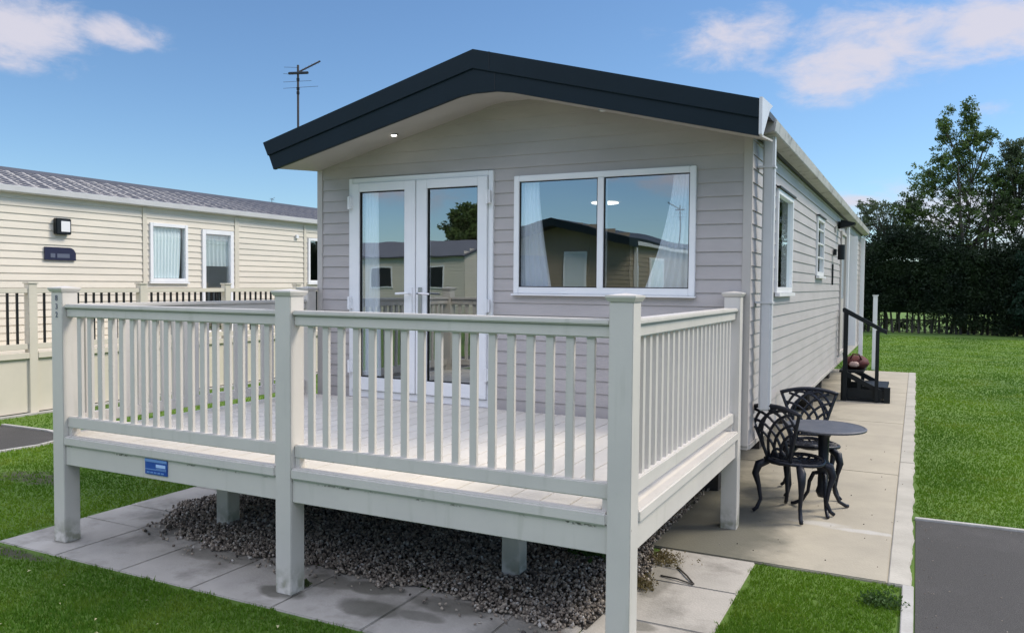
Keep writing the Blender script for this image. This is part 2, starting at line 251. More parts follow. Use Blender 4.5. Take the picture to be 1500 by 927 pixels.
# ---------------------------------------------------------------- mesh builder
ORG = {}
def org(o): return ORG.get(o.name, Vector((0, 0, 0)))
class MB:
    def __init__(s): s.v = []; s.f = []
    def add(s, vs_, fs):
        b = len(s.v); s.v += [tuple(q) for q in vs_]; s.f += [tuple(b + i for i in q) for q in fs]; return s
    def box(s, x0, x1, y0, y1, z0, z1):
        return s.add([(x0, y0, z0), (x1, y0, z0), (x1, y1, z0), (x0, y1, z0), (x0, y0, z1), (x1, y0, z1), (x1, y1, z1), (x0, y1, z1)],
                     [(0, 3, 2, 1), (4, 5, 6, 7), (0, 1, 5, 4), (1, 2, 6, 5), (2, 3, 7, 6), (3, 0, 4, 7)])
    def quad(s, a, b, c, d): return s.add([a, b, c, d], [(0, 1, 2, 3)])
    def prism(s, pts, axis, a0, a1):   # closed polygon of 2D points extruded along an axis
        def P(p, a): return (a, p[0], p[1]) if axis == 'x' else (p[0], a, p[1]) if axis == 'y' else (p[0], p[1], a)
        n = len(pts); vs_ = [P(p, a0) for p in pts] + [P(p, a1) for p in pts]
        return s.add(vs_, [tuple(range(n))[::-1], tuple(range(n, 2 * n))] + [(i, (i + 1) % n, n + (i + 1) % n, n + i) for i in range(n)])
    def tube(s, path, rad, seg=8, cap=True):
        path = [Vector(p) for p in path]; n = len(path); rads = rad if isinstance(rad, (list, tuple)) else [rad] * n
        ref = None; rings = []
        for i, p in enumerate(path):
            d = (path[min(i + 1, n - 1)] - path[max(i - 1, 0)]).normalized()
            if ref is None: ref = Vector((0, 0, 1)) if abs(d.z) < .9 else Vector((1, 0, 0))
            a = (ref - d * ref.dot(d)).normalized(); b = d.cross(a); ref = a
            rings.append([p + (a * math.cos(2 * math.pi * k / seg) + b * math.sin(2 * math.pi * k / seg)) * rads[i] for k in range(seg)])
        vs_ = [q for r_ in rings for q in r_]; fs = []
        for i in range(n - 1):
            for k in range(seg): fs.append((i * seg + k, i * seg + (k + 1) % seg, (i + 1) * seg + (k + 1) % seg, (i + 1) * seg + k))
        if cap: fs += [tuple(range(seg))[::-1], tuple(range((n - 1) * seg, n * seg))]
        return s.add(vs_, fs)
    def lathe(s, cx, cy, prof, seg=32):
        vs_ = [(cx + r_ * math.cos(2 * math.pi * k / seg), cy + r_ * math.sin(2 * math.pi * k / seg), z) for r_, z in prof for k in range(seg)]; fs = []
        for i in range(len(prof) - 1):
            for k in range(seg): fs.append((i * seg + k, i * seg + (k + 1) % seg, (i + 1) * seg + (k + 1) % seg, (i + 1) * seg + k))
        fs += [tuple(range(seg))[::-1], tuple(range((len(prof) - 1) * seg, len(prof) * seg))]
        return s.add(vs_, fs)
    def build(s, name, m, parent=None, bevel=0, smooth=False, o0=None, seg=2):
        if m in ('glass', 'clearglass'):   # single glazed sheet: keep the outer face of the box only
            c = [sum(q[i] for q in s.v) / len(s.v) for i in range(3)]; ext = [max(q[i] for q in s.v) - min(q[i] for q in s.v) for i in range(3)]; ax = ext.index(min(ext))
            sgn = -1 if (ax == 1 and c[1] > -5) else 1
            s.f = [f for f in s.f if all((s.v[k][ax] - c[ax]) * sgn > 0 for k in f)]
        o_ = org(parent) if parent else (Vector(o0) if o0 else Vector((0, 0, 0)))
        me = bpy.data.meshes.new(name); me.from_pydata([(x - o_.x, y - o_.y, z - o_.z) for x, y, z in s.v], [], s.f)
        bm = bmesh.new(); bm.from_mesh(me)
        if not smooth or bevel: bmesh.ops.recalc_face_normals(bm, faces=bm.faces)
        if bevel:
            bmesh.ops.bevel(bm, geom=[e for e in bm.edges if len(e.link_faces) == 2 and e.calc_face_angle(0) > .6], offset=bevel, segments=seg, affect='EDGES', clamp_overlap=True)
        bm.to_mesh(me); bm.free()
        if smooth: me.polygons.foreach_set('use_smooth', [True] * len(me.polygons))
        me.materials.append(M[m] if isinstance(m, str) else m)
        o = bpy.data.objects.new(name, me); COL.objects.link(o)
        if parent: o.parent = parent; ORG[o.name] = o_
        else: o.location = o_; ORG[o.name] = o_
        return o
def tag(o, label=None, cat=None, group=None, kind=None):
    if label: o['label'] = label
    if cat: o['category'] = cat
    if group: o['group'] = group
    if kind: o['kind'] = kind
    return o
def empty(name, loc, label, cat, group=None):
    o = bpy.data.objects.new(name, None); COL.objects.link(o); o.location = loc; o.empty_display_size = .1; ORG[o.name] = Vector(loc); return tag(o, label, cat, group)
def dup(o, dloc, parent=None):
    c = o.copy(); COL.objects.link(c); c.parent = parent or o.parent; c.location = Vector(o.location) + Vector(dloc)
    for ch in [k for k in o.children]: 
        d = ch.copy(); COL.objects.link(d); d.parent = c
    return c
def copy_tree(o, parent=None):
    kids = [k for k in o.children]; c = o.copy(); COL.objects.link(c); c.parent = parent
    for k in kids: copy_tree(k, c)
    return c
def raw_mesh(name, verts, faces, m, smooth=False):
    verts = np.asarray(verts, np.float32); faces = np.asarray(faces, np.int32); k = faces.shape[1]
    me = bpy.data.meshes.new(name); me.vertices.add(len(verts)); me.vertices.foreach_set('co', verts.ravel()); me.loops.add(faces.size); me.loops.foreach_set('vertex_index', faces.ravel())
    me.polygons.add(len(faces)); me.polygons.foreach_set('loop_start', np.arange(0, faces.size, k, dtype=np.int32)); me.update(calc_edges=True)
    if smooth: me.polygons.foreach_set('use_smooth', np.ones(len(faces), bool))
    me.materials.append(M[m]); o = bpy.data.objects.new(name, me); COL.objects.link(o); return o

def clad_mb(mb, axis, plane, sgn, a0, a1, z0, z1, pitch, holes=(), lap=.009, rng_of=None):
    """lap boards on a wall whose outward normal is sgn along the other axis; holes are (a0, a1, z0, z1)"""
    def P(a, out, z): return (a, plane + sgn * out, z) if axis == 'x' else (plane + sgn * out, a, z)
    n = int(math.ceil((z1 - z0) / pitch - 1e-6))
    for i in range(n):
        zb, zt = z0 + i * pitch, min(z1, z0 + (i + 1) * pitch); lo, hi = a0, a1
        if rng_of: lo, hi = rng_of(zb, lo, hi)
        if hi - lo < .05: continue
        cuts = sorted({zb, zt} | {h[k] for h in holes for k in (2, 3) if zb < h[k] < zt})
        for c0, c1 in zip(cuts, cuts[1:]):
            spans = [(lo, hi)]
            for h in holes:
                if h[2] < (c0 + c1) / 2 < h[3]:
                    spans = [q for s0, s1 in spans for q in ((s0, min(s1, h[0])), (max(s0, h[1]), s1)) if q[1] - q[0] > 1e-4]
            o0 = lap * (1 - (c0 - zb) / pitch); o1 = lap * (1 - (c1 - zb) / pitch)
            for s0, s1 in spans:
                mb.quad(P(s0, o0, c0), P(s1, o0, c0), P(s1, o1, c1), P(s0, o1, c1))
                if c0 == zb: mb.quad(P(s0, 0, zb), P(s1, 0, zb), P(s1, lap, zb), P(s0, lap, zb))
    return mb
def panel_mb(mb, axis, plane, a0, a1, z0, z1, holes=()):
    def P(a, z): return (a, plane, z) if axis == 'x' else (plane, a, z)
    zs = sorted({z0, z1} | {h[k] for h in holes for k in (2, 3) if z0 < h[k] < z1})
    for c0, c1 in zip(zs, zs[1:]):
        spans = [(a0, a1)]
        for h in holes:
            if h[2] < (c0 + c1) / 2 < h[3]: spans = [q for s0, s1 in spans for q in ((s0, min(s1, h[0])), (max(s0, h[1]), s1)) if q[1] - q[0] > 1e-4]
        for s0, s1 in spans: mb.quad(P(s0, c0), P(s1, c0), P(s1, c1), P(s0, c1))
    return mb
def frame_boxes(mb, axis, plane0, plane1, a0, a1, z0, z1, w, wb=None):
    wb = wb or w
    def Bx(p0, p1, q0, q1):
        if axis == 'x': mb.box(p0, p1, min(plane0, plane1), max(plane0, plane1), q0, q1)
        else: mb.box(min(plane0, plane1), max(plane0, plane1), p0, p1, q0, q1)
    Bx(a0, a0 + w, z0, z1); Bx(a1 - w, a1, z0, z1); Bx(a0 + w, a1 - w, z1 - w, z1); Bx(a0 + w, a1 - w, z0, z0 + wb)
    return mb

# ================================================================ SETTING
G = 300
raw = MB().quad((-G, -G, 0), (G, -G, 0), (G, G, 0), (-G, G, 0)).build('ground', 'ground'); tag(raw, kind='structure')
# concrete pad along the caravan
XR, XL, YG = .1350, -3.6083, 2.4261
pad = MB()
for a, b in ((1.703, 4.60), (4.608, 7.6), (7.608, 10.8), (10.808, 14.3)): pad.box(-3.6, 1.06, a, b, -.08, .016)
tag(pad.build('concrete_path', 'concrete', bevel=.006), kind='structure')
edge = MB(); yy = 1.69
for k0, k1 in ((1.69, 5.2), (5.206, 9.3), (9.306, 14.31)):
    ys_ = np.arange(k0, k1, .035).tolist() + [k1]; edge.prism([(1.062, k1), (1.062, k0)] + [(1.183 + .006 * math.sin(y * 5.3) + .004 * math.sin(y * 17 + 1) + random.uniform(-.003, .003), y) for y in ys_], 'z', -.08, .018)
tag(edge.build('path_edging', 'concedge', bevel=.006), kind='structure')
# paving slabs round the deck
sl_ = MB(); PV = .573
def slab(x0, x1, y0, y1): z = .010 + random.uniform(-.003, .003); sl_.box(x0 + .003, x1 - .003, y0 + .003, y1 - .003, -.06, z)
xs = [-4.04 + i * PV for i in range(9)]
for i in range(7):
    x1 = xs[i + 1] if i < 6 else -.24
    slab(xs[i], x1, -.17, .44)
for y0, y1 in ((.44, .80), (.80, 1.40), (1.40, 2.0), (2.0, 2.6), (2.6, 3.2), (3.2, 3.8), (3.8, 4.4)): slab(-4.04, -3.47, y0, y1)
slab(-.24, .34, 1.135, 1.698); slab(-.24, .34, .56, 1.135); slab(-.24, .34, -.17, .56)
slab(-3.47, -2.93, .44, .90)
tag(sl_.build('paving', 'slab', bevel=.005), kind='structure')
# asphalt with edging
ap = MB().prism([(1.2, -12), (9, -12), (9, 3.5), (1.2, 3.17)], 'z', -.05, .006); tag(ap.build('asphalt_drive', 'asphalt'), kind='structure')
k = MB().prism([(1.195, 3.172), (9, 3.502), (9, 3.545), (1.195, 3.215)], 'z', -.05, .02); 
k.prism([(1.135, -8), (1.193, -8), (1.193, 1.685), (1.135, 1.685)], 'z', -.05, .022)
tag(k.build('kerb', 'kerb', bevel=.004), kind='structure')
pts = [(-6.8, -10), (-6.79, 1.45), (-6.74, 1.85), (-6.82, 2.12), (-7.1, 2.30), (-7.4, 2.37), (-8.2, 2.35), (-8.2, -10)]
tag(MB().prism(pts, 'z', -.05, .006).build('asphalt_path', 'asphalt'), kind='structure')
ke = MB(); 
for (x0, y0), (x1, y1) in zip(pts[:-1], pts[1:-1]):
    d = Vector((x1 - x0, y1 - y0)).normalized() if (x1, y1) != (x0, y0) else Vector((1, 0)); n_ = Vector((d.y, -d.x)) * .045
    ke.prism([(x0, y0), (x1, y1), (x1 + n_.x, y1 + n_.y), (x0 + n_.x, y0 + n_.y)], 'z', -.05, .02 + random.uniform(-.0015, .0015))
tag(ke.build('path_edging', 'kerb'), kind='structure')
# bare soil patches and stains (their own shape)
def blob(mb, cx, cy, rx, ry, z, n=26, jag=.18, rot=0):
    pts = []
    for i in range(n):
        a = 2 * math.pi * i / n; q = 1 + random.uniform(-jag, jag); x, y = rx * q * math.cos(a), ry * q * math.sin(a)
        pts.append((cx + x * math.cos(rot) - y * math.sin(rot), cy + x * math.sin(rot) + y * math.cos(rot), z))
    mb.add(pts, [tuple(range(n))])
# gravel heap under the deck
def gy0(x):   # front boundary of the gravel
    return np.interp(x, [-3.85, -3.5, -3.0, -2.6, -2.2, -1.8, -1.4, -1.1, -.8, -.4, -.2], [1.25, .62, .40, .33, .36, .40, .34, .42, .30, .26, .30]) + .03 * np.sin(x * 19) + .02 * np.sin(x * 41)
def gx0(y): return np.interp(y, [.3, .9, 1.5, 2.5, 4], [-3.5, -3.75, -3.55, -3.47, -3.47])
def gx1(y): return np.interp(y, [.2, .7, 1.1, 1.4, 1.7, 4], [-.22, -.20, -.14, -.2, -.3, -.3])
ni = []
for v_ in range(6):
    bm = bmesh.new(); bmesh.ops.create_icosphere(bm, subdivisions=1, radius=1); vv = np.array([q.co[:] for q in bm.verts]); ff = np.array([[q.index for q in f.verts] for f in bm.faces]); bm.free()
    vv = vv * (1 + rng.uniform(-.28, .28, (len(vv), 1))); ni.append((vv, ff))
NS = 60000; V_ = []; F_ = []; base = 0
X = rng.uniform(-3.85, -.1, NS); Y = rng.uniform(.12, 3.9, NS); strayx = rng.random(NS) < .05; keep = ((Y > gy0(X)) | (strayx & (Y > gy0(X) - .16))) & (X > gx0(Y)) & (X < gx1(Y)) & ((Y < 1.69) | (X < 5)) & ((Y < 2.7) | (rng.random(NS) < .3)); X, Y = X[keep], Y[keep]
for x, y in zip(X, Y):
    vv, ff = ni[rng.integers(6)]; sc = rng.uniform(.005, .0135) * (1.15 if rng.random() < .1 else 1); q = rng.normal(size=4); q /= np.linalg.norm(q); w, a, b, c = q
    Rm = np.array([[1 - 2 * (b * b + c * c), 2 * (a * b - c * w), 2 * (a * c + b * w)], [2 * (a * b + c * w), 1 - 2 * (a * a + c * c), 2 * (b * c - a * w)], [2 * (a * c - b * w), 2 * (b * c + a * w), 1 - 2 * (a * a + b * b)]])
    e = min(1, max(0, (y - gy0(x)) / .5)) * min(1, max(0, (gx1(y) - x) / .4)); h = .016 + .035 * e * (.7 + .3 * math.sin(x * 5 + y * 3)) + rng.uniform(0, .012)
    V_.append((vv * sc * np.array([1, .85, .65])) @ Rm.T + [x, y, h]); F_.append(ff + base); base += len(vv)
gr = raw_mesh('gravel', np.concatenate(V_), np.concatenate(F_), 'gravel'); tag(gr, kind='stuff')
gb = MB(); nx, ny = 60, 60
gv = []; 
for i in range(nx + 1):
    for j in range(ny + 1):
        y = .22 + (3.9 - .22) * (j / ny) ** 1.3; x0_, x1_ = float(gx0(y)), float(gx1(y)); x = x0_ + (x1_ - x0_) * i / nx; y = max(y, float(gy0(x)) + .03)
        e = min(1, max(0, (y - float(gy0(x))) / .5)) * min(1, max(0, (x1_ - x) / .4)); gv.append((x, y, .0125 + .030 * e * (.7 + .3 * math.sin(x * 5 + y * 3))))
gb.add(gv, [(i * (ny + 1) + j, (i + 1) * (ny + 1) + j, (i + 1) * (ny + 1) + j + 1, i * (ny + 1) + j + 1) for i in range(nx) for j in range(ny)])
tag(gb.build('gravel_bed', 'soil', smooth=True), kind='structure')

# ================================================================ MAIN CARAVAN
car = empty('static_caravan', (-1.733, 2.43, 0), 'large grey clad holiday caravan with dark navy roof edge, in the centre behind the deck', 'caravan')
LEN = 11.85; YB = YG + LEN; ZS = .57; PITCHB = .0957; APX, APZ, EVZ = -1.733, 3.24, 2.76
door_h = (-3.2576, -1.8418, .685, 2.5694); win_h = (-1.6583, -.2316, 1.5999, 2.5117)
def gr_rng(z, lo, hi):
    if z < 2.62: return lo, hi
    s = (z - 2.62) / .25; return lo + s - .0, hi - s
w = clad_mb(MB(), 'x', YG, -1, XL + .03, XR - .03, ZS, 3.2, PITCHB, [door_h, win_h], rng_of=lambda z, lo, hi: (max(lo, APX - (3.30 - z) / .25), min(hi, APX + (3.30 - z) / .25)))
w.build('front_wall', 'clad', car)
side_h = [(3.50, 4.40, 1.62, 2.46), (6.40, 7.12, 1.80, 2.47), (9.55, 10.45, .66, 2.50), (11.3, 12.6, 1.2, 2.45)]
w = clad_mb(MB(), 'y', XR, 1, YG + .03, YB - .03, ZS, 2.74, PITCHB, side_h); w.build('side_wall', 'clad', car)
w = clad_mb(MB(), 'y', XL, -1, YG + .03, YB - .03, ZS, 2.74, PITCHB); clad_mb(w, 'x', YB, 1, XL + .03, XR - .03, ZS, 3.2, PITCHB, rng_of=lambda z, lo, hi: (max(lo, APX - (3.30 - z) / .25), min(hi, APX + (3.30 - z) / .25))); w.build('rear_wall', 'clad', car)
c_ = MB()
for x in (XL, XR):
    s = 1 if x > 0 else -1
    for y, t in ((YG, -1), (YB, 1)):
        c_ = MB().box(*sorted((x - s * .045, x + s * .014)), *sorted((y - t * .012, y + t * .014)), ZS - .004, 2.73); c_.build('corner_trim', 'trim', car, bevel=.003)
c_ = MB().box(XL, XR + .012, YG + .002, YG + .05, ZS - .03, ZS); c_.box(XR - .03, XR + .018, YG + .05, YB, ZS - .035, ZS - .002); c_.build('bottom_trim', 'trim', car)
# interior shell
i_ = MB(); hs = [door_h, win_h]
panel_mb(i_, 'x', YG + .07, XL + .07, XR - .07, .64, 2.66, hs); panel_mb(i_, 'y', XR - .07, YG + .07, 9, .64, 2.66, side_h); panel_mb(i_, 'y', XL + .07, YG + .07, 9, .64, 2.66); panel_mb(i_, 'x', 8.9, XL + .07, XR - .07, .64, 2.66)
i_.quad((XL, YG, 2.67), (XR, YG, 2.67), (XR, YB, 2.67), (XL, YB, 2.67)); i_.build('interior_lining', 'interior', car)
MB().box(XL + .02, XR - .02, YG + .02, YB - .02, .6, .66).build('interior_floor', 'carpet', car)
# chassis, wheels, jacks
c_ = MB(); 
for x in (-3.0, -.45): c_.box(x, x + .08, YG + .3, YB - .3, .40, .598)
for i in range(8): c_.box(XL + .1, XR - .1, YG + .4 + i * 1.55, YG + .46 + i * 1.55, .50, .597)
c_.build('chassis', 'chassis', car)
MB().box(XL + .01, XR - .01, YG + .01, YB - .01, .597, .602).build('underside', 'chassis', car)
for y in (8.3, 9.25):
    for x in (-.16, -3.3):
        t_ = MB(); ring = [(.13, -.09), (.30, -.09), (.33, -.06), (.33, .06), (.30, .09), (.13, .09)]; vs_ = []; seg = 28
        for r_, o_ in ring: vs_ += [(x + o_, y + r_ * math.cos(2 * math.pi * k / seg), .33 + r_ * math.sin(2 * math.pi * k / seg)) for k in range(seg)]
        t_.add(vs_, [(i * seg + k, i * seg + (k + 1) % seg, ((i + 1) % 6) * seg + (k + 1) % seg, ((i + 1) % 6) * seg + k) for i in range(6) for k in range(seg)])
        wh = t_.build('wheel', 'rubber', car, smooth=False); MB().tube([(x - .05, y, .33), (x + .05, y, .33)], .135, 16).build('rim', 'kerb', wh)
for y in (3.4, 5.3, 7.0, 10.6, 12.5):
    for x in (-.35, -3.1): MB().prism([(x - .12, y - .12), (x + .12, y - .12), (x + .12, y + .12), (x - .12, y + .12)], 'z', .016, .30).box(x - .06, x + .06, y - .06, y + .06, .30, .40).build('support_block', 'chassis', car)
# french doors
Dp = YG - .028
fr = frame_boxes(MB(), 'x', Dp, YG + .07, *door_h, .042, .06).build('door_frame', 'white', car, bevel=.003)
MB().box(door_h[0] - .03, door_h[1] + .03, YG - .075, YG - .012, .664, .684).build('door_sill', 'trim', car, bevel=.004)
for nm, a0, a1, g0, g1, hx in (('french_door', -3.214, -2.560, -3.135, -2.670, -2.60), ('french_door', -2.552, -1.886, -2.447, -1.972, -2.505)):
    z0, z1, gz0, gz1 = .75, 2.524, .862, 2.452; y0, y1 = YG - .048, YG + .02
    d = MB().box(a0, g0, y0, y1, z0, z1).box(g1, a1, y0, y1, z0, z1).box(g0, g1, y0, y1, gz1, z1).box(g0, g1, y0, y1, z0, gz0).build(nm, 'white', car, bevel=.003)
    MB().box(g0 + .0005, g1 - .0005, YG - .021, YG - .020, gz0 + .0005, gz1 - .0005).build('pane', 'glass', d)
    sg = MB(); frame_boxes(sg, 'x', YG - .034, YG - .010, g0 + .0004, g1 - .0004, gz0 + .0004, gz1 - .0004, .008); sg.build('gasket', 'rubber', d)
    hy = YG - .049; h = MB().box(hx - .016, hx + .016, hy - .012, hy, 1.40, 1.64); sgn = 1 if nm and hx > -2.55 else -1
    h.tube([(hx, hy - .01, 1.59), (hx, hy - .05, 1.59), (hx + sgn * .02, hy - .056, 1.59), (hx + sgn * .12, hy - .05, 1.585)], .009, 8); h.build('door_handle', 'steel' if hx > -2.55 else 'white', d)
    hxx = a0 - .012 if hx < -2.55 else a1 + .012
    for z in (.95, 1.50, 2.36): MB().box(hxx - .022, hxx + .022, hy - .016, hy + .006, z - .05, z + .05).tube([(hxx, hy - .022, z - .055), (hxx, hy - .022, z + .055)], .010, 8).build('hinge', 'white', d)
# front window
w_ = frame_boxes(MB(), 'x', Dp, YG + .07, *win_h, .045, .05); w_.box(-.967, -.918, Dp + .002, YG + .068, win_h[2] + .05, win_h[3] - .045)
wf = w_.build('window', 'white', car, bevel=.004)
for a0, a1 in ((-1.6133, -.967), (-.918, -.2766)):
    p = MB().box(a0 + .0005, a1 - .0005, YG - .008, YG - .002, win_h[2] + .0505, win_h[3] - .0455).build('pane', 'glass', wf)
    sg = MB(); frame_boxes(sg, 'x', YG - .016, YG + .006, a0 + .0004, a1 - .0004, win_h[2] + .0504, win_h[3] - .0454, .007); sg.build('gasket', 'rubber', wf)
MB().box(win_h[0] - .01, win_h[1] + .01, YG - .05, YG - .012, win_h[2] - .014, win_h[2] - .001).build('window_sill', 'white', wf)
# curtains
def curtain(x00, x01, x10, x11, z0, z1, y, folds, parent, m='sheer', amp=.022, axis='x'):
    mb = MB(); nu, nv = folds * 8, 14; vs_ = []
    for j in range(nv + 1):
        t = j / nv; tt = t ** 1.5; a, b = x00 + (x10 - x00) * tt, x01 + (x11 - x01) * tt; z = z1 + (z0 - z1) * t
        for i in range(nu + 1):
            u = i / nu; x = a + (b - a) * u; yy_ = y + amp * math.sin(u * folds * 2 * math.pi + .6 * math.sin(3 * t)) * (.6 + .4 * t)
            vs_.append((x, yy_, z) if axis == 'x' else (yy_, x, z))
    mb.add(vs_, [(j * (nu + 1) + i, j * (nu + 1) + i + 1, (j + 1) * (nu + 1) + i + 1, (j + 1) * (nu + 1) + i) for j in range(nv) for i in range(nu)])
    return mb.build('curtain', m, parent, smooth=True)
curtain(-1.61, -1.47, -1.61, -1.36, 1.655, 2.465, YG + .035, 5, car, amp=.014); curtain(-.41, -.28, -.61, -.28, 1.655, 2.465, YG + .035, 6, car, amp=.014)
curtain(-3.13, -2.98, -3.13, -2.95, .87, 2.45, YG + .02, 5, car, amp=.012)
lamp = MB().lathe(-2.22, 5.98, [(.15, 2.652), (.165, 2.657), (.16, 2.664), (.05, 2.668)]).build('ceiling_lamp', 'litceil', car)
# sofa silhouette inside
MB().box(-1.55, -.2, 2.62, 3.3, .66, 1.08).box(-1.55, -.2, 2.60, 2.80, 1.08, 1.42).build('sofa', 'carpet', car, bevel=.03)
# side windows
for i, (a0, a1, z0, z1) in enumerate(side_h):
    if i == 2: continue
    w_ = frame_boxes(MB(), 'y', XR + .026, XR - .07, a0, a1, z0, z1, .045)
    if i == 1:
        for z in (2.0, 2.16, 2.32): w_.box(XR, XR + .018, a0 + .045, a1 - .045, z, z + .02)
    f_ = w_.build('window', 'white', car, bevel=.003); MB().box(XR - .004, XR + .002, a0 + .046, a1 - .046, z0 + .046, z1 - .046).build('pane', 'clearglass', f_)
    MB().box(XR + .012, XR + .045, a0 - .02, a1 + .02, z1 + .002, z1 + .014).build('drip_cap', 'black', f_)
    MB().box(XR + .012, XR + .05, a0 - .01, a1 + .01, z0 - .03, z0 - .002).build('window_sill', 'white', f_)
curtain(3.55, 4.3, 3.6, 4.3, 1.6, 2.5, XR - .12, 12, car, 'drape', axis='y')
a0, a1, z0, z1 = side_h[2]
df = frame_boxes(MB(), 'y', XR + .03, XR - .07, a0, a1, z0, z1, .05).build('side_door', 'trim', car, bevel=.003)
d_ = MB().box(XR - .03, XR + .004, a0 + .05, a1 - .05, z0 + .05, z1 - .05); d_.build('door_panel', 'trim', df); MB().box(XR + .004, XR + .012, a0 + .2, a1 - .2, 1.5, 2.3).build('pane', 'glass', df)
# open outward leaf further on
dl = MB().box(XR + .02, XR + .15, 11.0, 11.04, .72, 2.50).build('open_door', 'white', car, bevel=.004)
MB().box(XR + .014, XR + .06, 10.47, 10.60, .60, 2.62).build('door_post', 'white', car, bevel=.004)
MB().box(XR + .03, XR + .10, 13.9, 14.0, .016, 2.64).build('corner_post', 'white', car)
# wall lamp, security light, junction box
wl = MB().box(XR + .012, XR + .05, 8.40, 8.48, 2.10, 2.18).tube([(XR + .11, 8.44, 2.04), (XR + .11, 8.44, 2.24)], .045, 16).build('wall_lamp', 'black', car)
fl = MB().box(XR + .01, XR + .04, 9.06, 9.16, 2.50, 2.60); fl.prism([(XR + .04, 2.50), (XR + .22, 2.54), (XR + .24, 2.575), (XR + .05, 2.62)], 'y', 9.0, 9.22); fl.build('security_light', 'black', car, bevel=.004)
MB().box(XR + .01, XR + .03, 8.28, 8.31, 1.70, 1.98).build('cable_cover', 'black', car); MB().box(XR + .01, XR + .03, 8.6, 8.7, 2.42, 2.5).build('vent', 'gutter', car)
# roof
XT0, XT1 = -3.735, .278; YF = 1.8753; AP = 3.347
def rz(x): return AP - abs(x - APX) * .264
rf = MB()
for x0, x1 in ((XT0, APX), (APX, XT1)):
    rf.prism([(x0, rz(x0)), (x1, rz(x1)), (x1, rz(x1) - .04), (x0, rz(x0) - .04)], 'y', YF + .03, YB + .12)
rf.build('roof', 'roof', car)
f_ = MB()    # barge boards: lower board and, lapped over it, the upper one
low = [(XT0 + .105, 2.607), (-1.85, 3.033), (-1.75, 3.046), (-1.55, 3.044), (-1.42, 3.023), (XT1, 2.592), (XT1, 2.72), (APX, 3.25), (XT0 + .055, 2.725)]
f_.prism(low, 'y', YF, YF + .03); ft = f_.build('barge_board', 'fascia', car)
up = [(XT0 + .052, 2.722), (APX, 3.222), (XT1, 2.70), (XT1, 2.818), (APX, AP + .012), (XT0, 2.832)]
MB().prism(up, 'y', YF - .012, YF + .028).build('upper_board', 'fascia', ft, bevel=.002)
MB().box(-1.60, -1.594, YF - .0135, YF - .0115, 3.20, 3.325).box(-1.560, -1.554, YF - .0015, YF + .001, 3.05, 3.2).build('joint_strip', 'black', ft)
MB().prism([(YF - .01, 2.60), (YF + .03, 2.592), (2.15, 2.80), (2.26, 2.845), (YF - .01, 2.825)], 'x', XT1 + .001, XT1 + .02).build('roof_end_cap', 'pipe', car)
sf = MB()   # soffit
for x0, z0_, x1, z1_ in ((XT0 + .115, 2.615, -1.85, 3.04), (-1.85, 3.04, -1.75, 3.053), (-1.75, 3.053, -1.55, 3.051), (-1.55, 3.051, -1.42, 3.03), (-1.42, 3.03, XT1 - .005, 2.60)):
    sf.add([(x0, YF + .03, z0_), (x1, YF + .03, z1_), (x1, YG + .01, z1_ + .045), (x0, YG + .01, z0_ + .045), (x0, YF + .03, z0_ + .012), (x1, YF + .03, z1_ + .012), (x1, YG + .01, z1_ + .057), (x0, YG + .01, z0_ + .057)], [(0, 1, 2, 3), (7, 6, 5, 4), (0, 4, 5, 1), (1, 5, 6, 2), (2, 6, 7, 3), (3, 7, 4, 0)])
sf.build('soffit', 'soffit', car)
for x, y in ((-2.65, 2.2), (-.86, 2.2)):
    z = (2.615 + (x - XT0 - .115) * .2405 if x < APX else 2.60 + (XT1 - x) * .2528) + .045 * (y - YF - .03) / (YG - YF) - .002
    sp = MB().lathe(x, y, [(.028, z - .004), (.034, z - .002), (.034, z + .004)], 20).build('spotlight', 'steel', car); MB().lathe(x, y, [(.001, z - .0085), (.021, z - .0065), (.021, z - .0035)], 20).build('bulb', 'lit' if x < APX else 'lampglass', sp)
# gutters, eaves
for s, xg in ((1, XR + .018), (-1, XL - .018)):
    g_ = MB(); x_o = xg + s * .13; x_i = xg + s * .03
    g_.prism([(x_i, 2.70), (x_o, 2.72), (x_o + s * .012, 2.80), (x_i, 2.81)], 'y', 2.45, YB + .1); g_.build('gutter', 'gutter', car, bevel=.004)
    MB().box(*sorted((xg, x_i)), 2.44, YB + .1, 2.70, 2.735).build('eave_shadow', 'black', car)  # black strip standing in for the shadow under the gutter
p_ = MB().box(XR + .045, XR + .125, 2.62, 2.70, .79, 2.76).build('downpipe', 'pipe', car, bevel=.012); 
for z in (1.55, 2.50): MB().box(XR + .012, XR + .130, 2.614, 2.706, z, z + .014).build('pipe_clip', 'pipe', p_)

